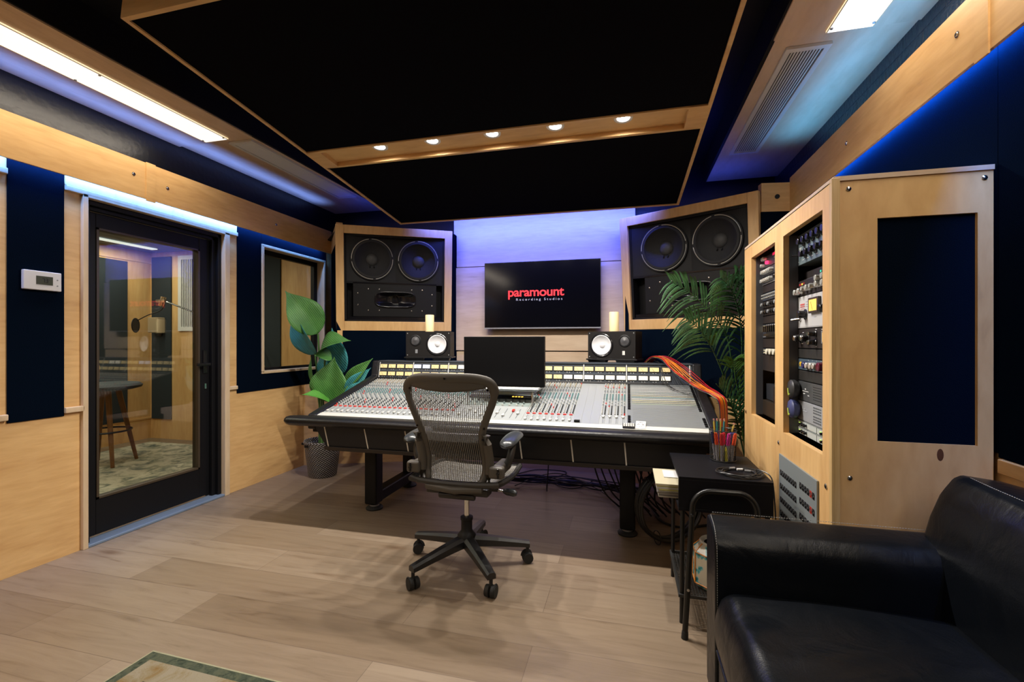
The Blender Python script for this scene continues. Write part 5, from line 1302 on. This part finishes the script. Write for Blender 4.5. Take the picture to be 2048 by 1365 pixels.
t, H, Wd = gear('rack_mixer', 'slim rack unit with large white knobs in the left bay', 2, 1.152, 1.188, slot); ear(t, H)
mark(t, [(.03, H*.6, .03, .005), (.03, H*.2, .03, .005), (.08, H*.4, .03, .004)], beige)
for k in range(5): kn_(t, .16 + k*.06, H*.5, .016, mat('ivory_knob', (.60, .57, .46), .4), .022)
t, H, Wd = gear('blank_panel', 'tall dark brown blank panel above the open slot in the left rack bay', 2, 1.060, 1.150, dkb)
t, H, Wd = gear('rack_drive', 'black box with round emblem resting in the open slot of the left bay', 2, .895, .985, mat('drive_grey', (.022, .024, .03), .4), out=-.02)
MB().box(.24, .36, -.03, 0, 0, H).build('front_box', bak, t, bevel=.004); MB().torus((.30, -.031, H*.45), .017, .0022, 24, 6, axis='y').build('emblem_ring', silver, t); MB().box(.365, .40, -.03, 0, .01, H).build('paper_sheet', white, t)
t, H, Wd = gear('blank_panel', 'dark brown blank panel at the bottom of the left rack bay', 2, .808, .893, mat('brown_blank', (.022, .015, .010), .4))
# XLR patch plate low on the cabinet side
t = thing('connector_plate', 'grey metal wall plate with rows of black audio connectors on the cabinet', 'connector panel', (CX0, 2.372, .30), -PI/2)
MB().box(0, .438, -.008, -.0005, 0, .40).build('plate', mat('plate_grey', (.24, .27, .28), .42, metal=.2), t, bevel=.0015)
def xlr(x, z, red=False):
    m = MB(); m.box(x - .0105, x + .0105, -.0088, -.008, z - .013, z + .013); m.lathe([(.009, .0088), (.009, .0100), (.007, .0100), (.007, .0085)], 16, c=(x, 0, z), axis='-y')
    m.lathe([(.0016, .0088), (.0001, .0098)], 6, c=(x + .007, 0, z + .010), axis='-y', m=1); m.lathe([(.0045, .0088), (.0001, .0092)], 8, c=(x, 0, z), axis='-y', m=1); m.build('connector', [bak, silver] if not red else [mat('red_connector', (.35, .02, .01), .4), silver], t)
for r in range(5):
    for c_ in range(8): xlr(.030 + c_ * .0268, .318 - r * .062)
    for c_ in range(6): xlr(.275 + c_ * .0268, .332 - r * .062, red=(c_ == 4 and r < 2))
mark(t, [(.03 + c_*.0268, .342 - r*.062 - .006, .012, .002) for r in range(4) for c_ in range(8)], white, 'print')

# ================================================================== SIDE TABLE AND WHAT STANDS ROUND IT
TZ = .64
tb = thing('side_table', 'small black side table with open shelf box and mesh lower shelf', 'table', (.214, 2.083, 0))
tx, ty = .370, .440
tblk = mat('table_black', (.006, .006, .008), .42, spec=.15)
m = MB(); m.box(0, tx, 0, ty, TZ - .012, TZ); m.box(0, tx, 0, ty, TZ - .147, TZ - .135); m.box(0, tx, 0, .012, TZ - .135, TZ - .012); m.box(tx - .012, tx, .012, ty, TZ - .135, TZ - .012)
m.build('box_shelf', tblk, tb, bevel=.001)
for x, y in ((.018, .018), (tx - .018, .018), (.018, ty - .018), (tx - .018, ty - .018)):
    MB().cyl((x, y, TZ - .147), (x - .004, y, 0), .010, .009, 12).build('leg', blackm, tb, smooth=True)
m = MB(); m.box(0, tx, 0, .01, .118, .13); m.box(0, tx, ty - .01, ty, .118, .13); m.box(0, .01, .01, ty - .01, .118, .13); m.box(tx - .01, tx, .01, ty - .01, .118, .13)
for k in range(34): m.box(.01, tx - .01, .014 + k * .0124, .018 + k * .0124, .122, .1255)
for k in range(28): m.box(.012 + k * .0124, .015 + k * .0124, .01, ty - .01, .122, .126)
m.build('mesh_shelf', mat('mesh_metal', (.05, .05, .05), .4, metal=.5), tb)
# papers sticking out of the shelf
zz = TZ - .1345; cols_ = [(.30, .27, .22), (.12, .10, .09), (.35, .33, .30), (.16, .14, .12), (.40, .38, .32), (.45, .42, .10), (.42, .40, .35), (.50, .47, .12), (.46, .42, .29)]
RB = random.Random(5)
for i, c_ in enumerate(cols_):
    h_ = (.007, .006, .006, .007, .008, .005, .010, .005, .010)[i]
    m = MB(); x0 = .132 + RB.random() * .010 - (.006 if i > 5 else 0); y0 = 2.195 + RB.random() * .010
    m.box(x0, x0 + .215, y0, y0 + .26, zz, zz + h_ - .0004)
    o = m.build('magazine', mat('paper_%d' % i, c_, .6), bevel=.0006)
    names = ['grey-beige magazine at the bottom of the pile sticking out of side table', 'dark magazine, second from bottom of the pile in side table', 'light grey magazine, third from bottom of the pile in side table', 'dark brown magazine, fourth from bottom of the pile in side table',
             'cream magazine, fifth from bottom of the pile in side table', 'yellow pad, lower of the two yellow ones in the side table pile', 'cream booklet between the two yellow pads in side table', 'yellow pad, upper of the two yellow ones in the side table pile', 'cream folder on top of the pile sticking out of side table']
    tag(o, names[i], 'magazine', 'papers in the side table'); zz += h_
tag(MB().box(.170, .30, 2.30, 2.42, zz + .0003, zz + .004).build('notepad', white), 'small white notepad lying on the cream folder in side table', 'notepad')
# pen cup
pc = thing('pen_cup', 'black wire mesh pen cup full of markers on the side table', 'pen cup', (.455, 2.43, TZ + .0005))
PR, PH = .0600, .148
MB().lathe([(.0001, 0), (PR - .004, 0), (PR - .004, .0015), (.0001, .0015)], 32).build('base', blackm, pc)
for z, r in ((.003, PR - .002), (PH, PR + .002)): MB().torus((0, 0, z), r, .0022, 40, 6).build('rim', blackm, pc, smooth=True)
m = MB()
for k in range(40):
    for s in (-1, 1):
        m.tube([((PR - .002 + .004 * q) * math.cos(2*PI*k/40 + s * q * 1.1), (PR - .002 + .004 * q) * math.sin(2*PI*k/40 + s * q * 1.1), .003 + (PH - .003) * q) for q in [i / 6 for i in range(7)]], .0006, 3, caps=False)
m.build('wire_mesh', blackm, pc)
pens = [('orange-red', (.75, .08, .02)), ('red', (.60, .02, .03)), ('red', (.60, .02, .03)), ('magenta', (.60, .03, .28)), ('blue', (.05, .07, .30)), ('blue', (.05, .07, .30)), ('orange-red', (.75, .08, .02)), ('navy', (.02, .03, .10)), ('purple', (.16, .03, .20))]
pm = {}
body = mat('marker_grey', (.28, .27, .29), .4)
penpos = [(-.028, -.026), (-.010, -.036), (.0, -.018), (.014, -.034), (.026, -.010), (.040, .006), (.036, -.026), (-.036, -.004), (-.012, .012)]
for i, ((nm_, c_), (x, y)) in enumerate(zip(pens, penpos)):
    if nm_ not in pm: pm[nm_] = mat('cap_' + nm_, c_, .35)
    t = thing('marker_pen', '%s-capped grey marker standing in the wire pen cup' % nm_, 'marker', (.455 + x * .95, 2.43 + y * .95, TZ + .0035), 0, '%s markers in the pen cup' % nm_)
    lean = Vector((x * .22, y * .22, 0)) * 2.0; top = .128
    p = lambda q: Vector((lean.x * q, lean.y * q, top * q / .13 * 1.0 if False else q))
    P0, P1, P2 = Vector((0, 0, 0)), Vector((lean.x * .5, lean.y * .5, .078)), Vector((lean.x, lean.y, .135))
    MB().tube([P0, P0 * .1 + P1 * .9, P1], [.0072, .0076, .0076], 12).build('barrel', body, t, smooth=True)
    MB().tube([P1, P1 * .2 + P2 * .8, P2], [.0084, .0080, .0060], 12).build('cap', pm[nm_], t, smooth=True)
    MB().box(-.003, .003, -.0078, -.0072, .02, .06).build('print', white, t)
pcl = [((.60, .45, .05), 'yellow pencil with pink eraser in the pen cup, leaning left', (-.030, .000), (-.042, -.004)), ((.02, .25, .25), 'teal pencil standing tall in the pen cup', (-.022, .004), (-.026, .0)),
       ((.65, .55, .06), 'yellow-green pencil in the middle of the pen cup', (-.012, .004), (-.010, .0)), ((.02, .22, .25), 'dark teal pencil near the middle of the pen cup', (-.004, .004), (.008, .006)), ((.60, .45, .10), 'striped yellow pencil leaning out of the right of the pen cup', (.010, .0), (.052, .0))]
for c_, lb_, a, b in pcl:
    t = thing('pencil', lb_, 'pencil', (.455, 2.43, TZ + .0035)); A = Vector((a[0], a[1], 0)); Bq = Vector((b[0], b[1], .198 if b[0] < .03 else .180))
    MB().tube([A, A * .06 + Bq * .94], .0036, 6).build('shaft', mat('pencil', c_, .4), t)
    MB().tube([A * .06 + Bq * .94, A * .03 + Bq * .97], .0038, 10).build('ferrule', chrome, t); MB().tube([A * .03 + Bq * .97, Bq], .0036, 10).build('eraser', mat('eraser_pink', (.6, .25, .22), .6), t)
t = thing('highlighter', 'yellow highlighter standing low inside the pen cup', 'marker', (.464, 2.392, TZ + .0035)); MB().tube([(0, 0, 0), (0, 0, .05)], .0065, 12).build('barrel', mat('hl_body', (.45, .42, .05), .4), t); MB().tube([(0, 0, .05), (0, 0, .068)], [.0068, .004], 12).build('cap', mat('hl_cap', (.65, .60, .05), .4), t)
# coiled cable with white plug on the table
m = MB(); pts = []
for i in range(150):
    a = i * .21; r = .070 + .012 * math.sin(i * .37) ; pts.append((.478 + r * 1.15 * math.cos(a) + .005 * math.sin(i*.11), 2.185 + r * 1.0 * math.sin(a), TZ + .0035 + .010 * (i / 150) + .002 * math.sin(i)))
pts += [(.55, 2.22, TZ + .014), (.582, 2.20, TZ + .012), (.600, 2.17, TZ - .005), (.606, 2.16, .58), (.615, 2.17, .48), (.630, 2.20, .30), (.640, 2.22, .12), (.63, 2.25, .012), (.58, 2.6, .006)]
cb = thing('coiled_cable', 'black coiled cable with white plugs on top of the side table', 'cable')
m.tube(bez(pts, 3), .0028, 6).build('cable', mat('cable_satin', (.018, .018, .02), .35), cb, smooth=True)
for (x, y, a) in ((.478, 2.185, .2), (.505, 2.165, -.2), (.45, 2.20, .4)):
    MB().tube([(x - .012 * math.cos(a), y - .012 * math.sin(a), TZ + .021), (x + .012 * math.cos(a), y + .012 * math.sin(a), TZ + .021)], .0048, 10).build('plug', white if x < .49 and x > .46 else silver, cb)
# folded step stool leaning on the table (tube hoops, treads behind the sofa arm)
ss = thing('step_stool', 'black tubular folded step stool standing between sofa arm and side table', 'step stool', (0, 0, 0))
fr = mat('tube_black', (.016, .016, .016), .30, metal=.4)
def hoop(x0, x1, y0, y1, z1, r, inset=.04):
    pts = []; n = 8
    def yz(z): return y0 + (y1 - y0) * z / z1
    def xl(z): return x0 + inset * z / z1
    def xr(z): return x1 - inset * .3 * z / z1
    for z in (.004, .2, .4): pts.append((xl(z), yz(z), z))
    for k in range(n + 1):
        a = PI - (PI / 2) * k / n; z = z1 - r + r * math.sin(a); pts.append((xl(z) + r + r * math.cos(a), yz(z), z))
    for k in range(n + 1):
        a = PI / 2 - (PI / 2) * k / n; z = z1 - r + r * math.sin(a); pts.append((xr(z) - r + r * math.cos(a), yz(z), z))
    for z in (.4, .2, .004): pts.append((xr(z), yz(z), z))
    return pts
MB().tube(hoop(.228, .520, 1.990, 2.035, .600, .07), .0115, 12).build('front_frame', fr, ss, smooth=True)
MB().tube(hoop(.335, .485, 2.020, 2.050, .33, .05, .01), .008, 10).build('rear_frame', fr, ss, smooth=True)
for x in (.228, .520): MB().cyl((x, 1.99, 0), (x + .002, 1.992, .03), .014, .0128, 12).build('foot_cap', rubber, ss)
for z in (.20, .40): MB().box(.345, .498, 2.000 + .04 * z, 2.012 + .04 * z, z - .06, z + .06).build('tread', fr, ss, bevel=.003)
for x, z in ((.256, .50), (.240, .20)): m = MB(); y = 1.99 + .045 * z / .6; m.cyl((x + .002, y - .016, z), (x + .002, y - .008, z), .006, n=10); m.build('rivet', chrome, ss)
# tissue box cover: painted octagonal ceramic with orange edges
cer = thing('painted_ceramic_jar', 'painted octagonal ceramic jar with teal flowers, orange edges and round opening', 'jar', (.385, 2.205, .131))
def oct_(r, z, n=8): return [(r * math.cos(2*PI*(k+.5)/n), r * math.sin(2*PI*(k+.5)/n), z) for k in range(n)]
tw = mat('ceramic_cream', (.50, .46, .38), .3)
m = MB(); rings = [(.086, 0), (.100, .018), (.100, .155), (.062, .192)]
v = []; 
for r, z in rings: v += oct_(r, z)
f = [tuple(range(8))[::-1]] + [(i*8+k, i*8+(k+1) % 8, (i+1)*8+(k+1) % 8, (i+1)*8+k) for i in range(3) for k in range(8)]
m.add(v, f)
def painted():
    m_, nt, b = nodes('painted_ceramic'); tc = nt.nodes.new('ShaderNodeTexCoord'); n = nt.nodes.new('ShaderNodeTexVoronoi'); n.inputs['Scale'].default_value = 17; n.feature = 'SMOOTH_F1'
    nz = nt.nodes.new('ShaderNodeTexNoise'); nz.inputs['Scale'].default_value = 22; nt.links.new(tc.outputs['Object'], nz.inputs['Vector'])
    nt.links.new(tc.outputs['Object'], n.inputs['Vector'])
    ad = nt.nodes.new('ShaderNodeMath'); ad.operation = 'MULTIPLY_ADD'; ad.inputs[1].default_value = .9; nt.links.new(nz.outputs[0], ad.inputs[0]); nt.links.new(n.outputs[0], ad.inputs[2])
    r = ramp(nt, nz.outputs[0], [(0.40, (.01, .10, .12)), (.46, (.03, .25, .28)), (.50, (.12, .40, .42)), (.54, (.55, .50, .38))]); nt.links.new(r, b.inputs['Base Color']); b.inputs['Roughness'].default_value = .25; return m_
m.build('body', painted(), cer)
m = MB()
for k in range(8):
    a = 2*PI*(k+.5)/8; m.tube([(.1005*math.cos(a), .1005*math.sin(a), .018), (.1005*math.cos(a), .1005*math.sin(a), .155), (.0625*math.cos(a), .0625*math.sin(a), .192)], .0028, 5)
for r, z in ((.1005, .155), (.1005, .020)): m.tube([Vector(p) for p in oct_(r, z)], .0028, 5, closed=True)
m.build('orange_edge', mat('orange_glaze', (.65, .22, .02), .3), cer)
MB().lathe([(.050, .186), (.058, .196), (.066, .198), (.070, .192)], 32, capend=False).build('rim', tw, cer, smooth=True)
MB().lathe([(.054, .190), (.052, .172), (.0001, .17)], 32, capend=False).build('opening', blackp, cer)
# white paper bag on the lower shelf
m = MB(); m.hexa([(.40, 2.33, .131), (.55, 2.33, .131), (.55, 2.44, .131), (.40, 2.44, .131), (.395, 2.32, .45), (.56, 2.325, .455), (.555, 2.42, .455), (.40, 2.42, .45)])
tag(m.build('paper_bag', mat('white_paper', (.50, .48, .46), .7), bevel=.004), 'white paper bag on the lower shelf of the side table', 'bag')
# cables under the desk
cbm = mat('floor_cable', (.010, .010, .011), .45); RC = random.Random(21)
def cable(pts, r, lab, group='black cables on the floor under the desk'):
    return tag(MB().tube(bez(pts, 8), r, 6).build('floor_cable', cbm, smooth=True), lab, 'cable', group)
def FZ(px, py, z=.006): 
    v = (685 - py) / 910.2; d = (z - 1.22) / v; return at(px, py, d)
def fc(pix, r=.005, z=.006): return [FZ(a, b, z + .004 * (i % 2)) for i, (a, b) in enumerate(pix)]
lab0 = 'black cable lying on the floor under the mixing desk'
cable(fc([(1030, 972), (1080, 952), (1120, 948), (1160, 962), (1205, 985), (1240, 1018), (1258, 1042)], z=.021), .0045, 'black cable running across the open floor to the right desk leg')
cable(fc([(1035, 948), (1075, 940), (1126, 943), (1128, 950), (1080, 958), (1040, 955)]), .0045, 'black cable loop on the floor right of the office chair')
cable(fc([(1020, 960), (1080, 960), (1150, 963), (1230, 975), (1262, 985)]), .010, 'thick black cable running left to right under the desk')
for k in range(9): cable(fc([(1000 + RC.randint(-20, 20), 957 + RC.randint(-5, 5)), (1070, 957 + RC.randint(-8, 10)), (1140, 961 + RC.randint(-9, 13)), (1200, 968 + RC.randint(-9, 13)), (1250, 978 + RC.randint(-8, 14)), (1300, 992 + RC.randint(-16, 14))], z=.006 + .009 * k), .0055, lab0)
cable(fc([(1110, 967), (1125, 975), (1150, 977), (1170, 972), (1185, 962)]), .0045, 'small black cable bight on the floor left of the cable run')
cable([Vector((-.58, 3.30, .60)), Vector((-.57, 3.35, .35)), Vector((-.60, 3.45, .08)), FZ(1100, 957), FZ(1160, 960)], .0045, 'thin black cable hanging from the desk, left of the others', 'black cables hanging from the desk')
for k in range(9):
    x = -.30 + .045 * k; cable([Vector((x, 3.28 + .02 * (k % 3), .60)), Vector((x + .05 + RC.random() * .02, 3.28 + .02 * (k % 3), .38)), Vector((x + .13 + RC.random() * .02, 3.30 + .02 * (k % 3), .16)), Vector((x + .27, 3.32 + .02 * (k % 3), .03))], .006, 'black cable hanging from under the desk near its right leg', 'black cables hanging from the desk')
for k in range(8):
    x = .10 + .05 * k; cable([Vector((x, 3.25 + .03 * (k % 3), .60)), Vector((x + .02 * math.sin(k), 3.22, .40)), Vector((x - .02, 3.26, .15)), Vector((x + .06, 3.3, .012 + .003 * k))], .006, 'black cable hanging from under the desk, right of its right leg', 'black cables hanging right of the leg')
tag(MB().tube([(-.305, 3.25, .565), (-.290, 3.26, .49)], .014, 10).build('cable_tie', mat('ochre_tie', (.30, .16, .02), .5), smooth=True), 'ochre wrap holding the cable bundle under the desk', 'cable tie')
# big coil of cable standing behind the stool
cc = thing('cable_coil', 'large thick coil of black cable standing under the right end of the desk', 'cable coil', (.245, 2.90, .235), .5)
for k in range(5): MB().torus((0, .016 * (k - 2), 0), .205 + .006 * math.sin(k * 2.3), .010, 48, 8, axis='y').build('turn', cbm, cc, smooth=True)
for a in (.6, 2.4, 4.3): MB().torus((.205 * math.cos(a), 0, .205 * math.sin(a)), .040, .003, 20, 6, axis='x').build('tie', blackm, cc).rotation_euler = (0, 0, 0)
cable(fc([(1300, 1010), (1320, 1040), (1360, 1055), (1420, 1050), (1450, 1040)]), .008, 'thick black cable curving over the floor behind the step stool', 'thick floor cables')

# ================================================================== SOFA
sf = thing('sofa', 'black leather sofa with stitched arm along the right wall', 'sofa', (0, 0, 0))
def rbox(m, x0, x1, y0, y1, z0, z1, r=.04, n=5, bulge=None, nx=14, ny=14):
    pass
stitch = mat('stitch_thread', (.30, .30, .29), .6)
# arm
poly = [(1.515, .07), (1.515, .54), (1.522, .585), (1.540, .612), (1.570, .628), (1.640, .640), (1.668, .636), (1.676, .620), (1.672, .07)]
m = MB(); xs_ = [.262, .270, .40, .70, .90, .935]
v = []; n = len(poly)
for i, x in enumerate(xs_):
    k = .985 if i == 0 else 1; cy_, cz_ = 1.595, .35
    for y, z in poly: v.append((x, cy_ + (y - cy_) * k, cz_ + (z - cz_) * k))
f = [tuple(range(n)), tuple(range(5*n, 6*n))[::-1]]
for i in range(5):
    for k in range(n): f.append((i*n+k, (i+1)*n+k, (i+1)*n+(k+1) % n, i*n+(k+1) % n))
m.add(v, f); m.build('armrest', leather, sf, bevel=.010, seg=3)
def stitches(pts, name='stitching', step=.0075, r=.0009):
    c = bez(pts, 12); m = MB(); acc = 0; last = c[0]
    for a, b in zip(c, c[1:]):
        L_ = (b - a).length; t = 0
        while acc + (L_ - t) >= step:
            t += step - acc; acc = 0; p = a.lerp(b, t / L_); q = p + (b - a).normalized() * .0046; m.tube([p, q], r, 4)
        acc += L_ - t
    return m.build(name, stitch, sf)
stitches([(.270, 1.518, .10), (.268, 1.516, .54), (.268, 1.524, .588), (.268, 1.543, .616), (.269, 1.575, .632), (.270, 1.640, .643)])
stitches([(.272, 1.668, .642), (.55, 1.668, .642), (.92, 1.668, .642)])
# seat cushion with sitting folds
def seatf(u, v):
    x = .268 + .62 * u; y = 1.508 - 1.9 * v
    ed = min(1, u / .07); e2 = min(1, v / .03)
    z = .405 + .062 * math.sqrt(max(0, 1 - (1 - ed) ** 2)) * (1 - .35 * (1 - e2) ** 2) + .012 * math.sin(PI * min(1, u * 1.05)) 
    fo = math.exp(-((v - .20) / .11) ** 2); z += .0075 * fo * (1 - abs(math.sin(42 * (v + .09 * u + .03 * math.sin(6 * u + 20 * v))))) * (1.1 - u * .8) * ed
    z += .004 * math.exp(-((u - .12) / .12) ** 2) * math.sin(60 * v + 8 * u)
    return Vector((x, y, z))
m = MB(); m.grid(seatf, 60, 150)
v0_ = len(m.v)
m.grid(lambda u, v: Vector((.268 - .010 * math.sin(PI * u) , 1.508 - 1.9 * v, .405 - .13 * u)), 6, 150)
m.build('seat_cushion', leather, sf, smooth=True, auto=False)
m = MB(); m.box(.30, 1.12, -.42, 1.50, .10, .40); m.box(.27, .30, -.42, 1.515, .10, .275)
m.build('base', leather, sf, bevel=.012)
MB().tube([Vector((.266, 1.50 - 1.9 * k / 20, .276)) for k in range(21)], .005, 8).build('piping', leather, sf, smooth=True)
# back cushion: rounded profile leaning on the wall
def backf(u, v):
    # profile in (x, z) with u around; v along -Y
    P_ = [(.840, .40), (.846, .50), (.858, .61), (.880, .70), (.908, .775), (.935, .815), (.955, .826), (1.05, .815), (1.125, .795), (1.140, .76), (1.142, .40)]
    s_ = u * (len(P_) - 1); i = min(len(P_) - 2, int(s_)); t = s_ - i
    c = Vector((P_[i][0] + (P_[i+1][0] - P_[i][0]) * t, 0, P_[i][1] + (P_[i+1][1] - P_[i][1]) * t))
    e_ = min(1, v / .022); k = math.sqrt(max(0, 1 - (1 - e_) ** 2)); k = .93 + .07 * k
    cx_, cz_ = 1.04, .50
    x = cx_ + (c.x - cx_) * k; z = cz_ + (c.z - cz_) * k
    y = 1.655 - 2.0 * v
    z += .004 * math.sin(14 * v + 3 * u); x -= .008 * math.sin(PI * u) * math.sin(9 * v)
    return Vector((x, y, z))
m = MB(); m.grid(backf, 44, 70); nv_ = 70
m.add([m.v[i * nv_] for i in range(44)], [tuple(range(44))])
m.build('back_cushion', leather, sf, smooth=True, auto=False)
stitches([backf(.60, v) + Vector((0, 0, .002)) for v in (.03, .1, .25, .45, .7)])
m = MB(); m.box(.90, 1.145, -.42, 1.66, .10, .42); m.build('back_base', leather, sf, bevel=.01)
for x, y in ((.33, 1.60), (.33, -.30), (1.08, 1.60), (1.08, -.30)): MB().cyl((x, y, 0), (x, y, .10), .016, .020, 14).build('leg', chrome if False else blackm, sf, smooth=True)
# ================================================================== RUG AT THE FRONT
rg_ = thing('rug', 'cream and gold area rug with dark green borders at the bottom edge of view', 'rug', (-1.81, 1.39, 0), math.radians(-1.5))
gold = rug_mat('rug_gold', (.19, .12, .045), (.22, .18, .11), (.25, .22, .16), 9); dgreen = rug_mat('rug_green', (.030, .040, .028), (.055, .068, .048), (.08, .09, .06), 30); edge_ = rug_mat('rug_edge', (.25, .24, .15), (.30, .29, .2), (.3, .3, .2), 20)
RW, RL = 2.0, 1.4
def band(m, a, b, z, mi=0):   # frame between insets a and b
    m.box(a, RW - a, -b, -a, 0, z, mi); m.box(a, RW - a, -RL + a, -RL + b, 0, z, mi); m.box(a, b, -RL + b, -b, 0, z, mi); m.box(RW - b, RW - a, -RL + b, -b, 0, z, mi)
m = MB(); band(m, 0, .007, .006); m.build('edge_binding', edge_, rg_)
m = MB(); band(m, .007, .045, .007); m.build('outer_border', dgreen, rg_)
m = MB(); band(m, .045, .135, .008); m.build('gold_band', gold, rg_)
m = MB(); band(m, .135, .165, .007); m.build('inner_border', dgreen, rg_)
m = MB(); m.box(.165, RW - .165, -RL + .165, -.165, 0, .008); m.build('field', gold, rg_)
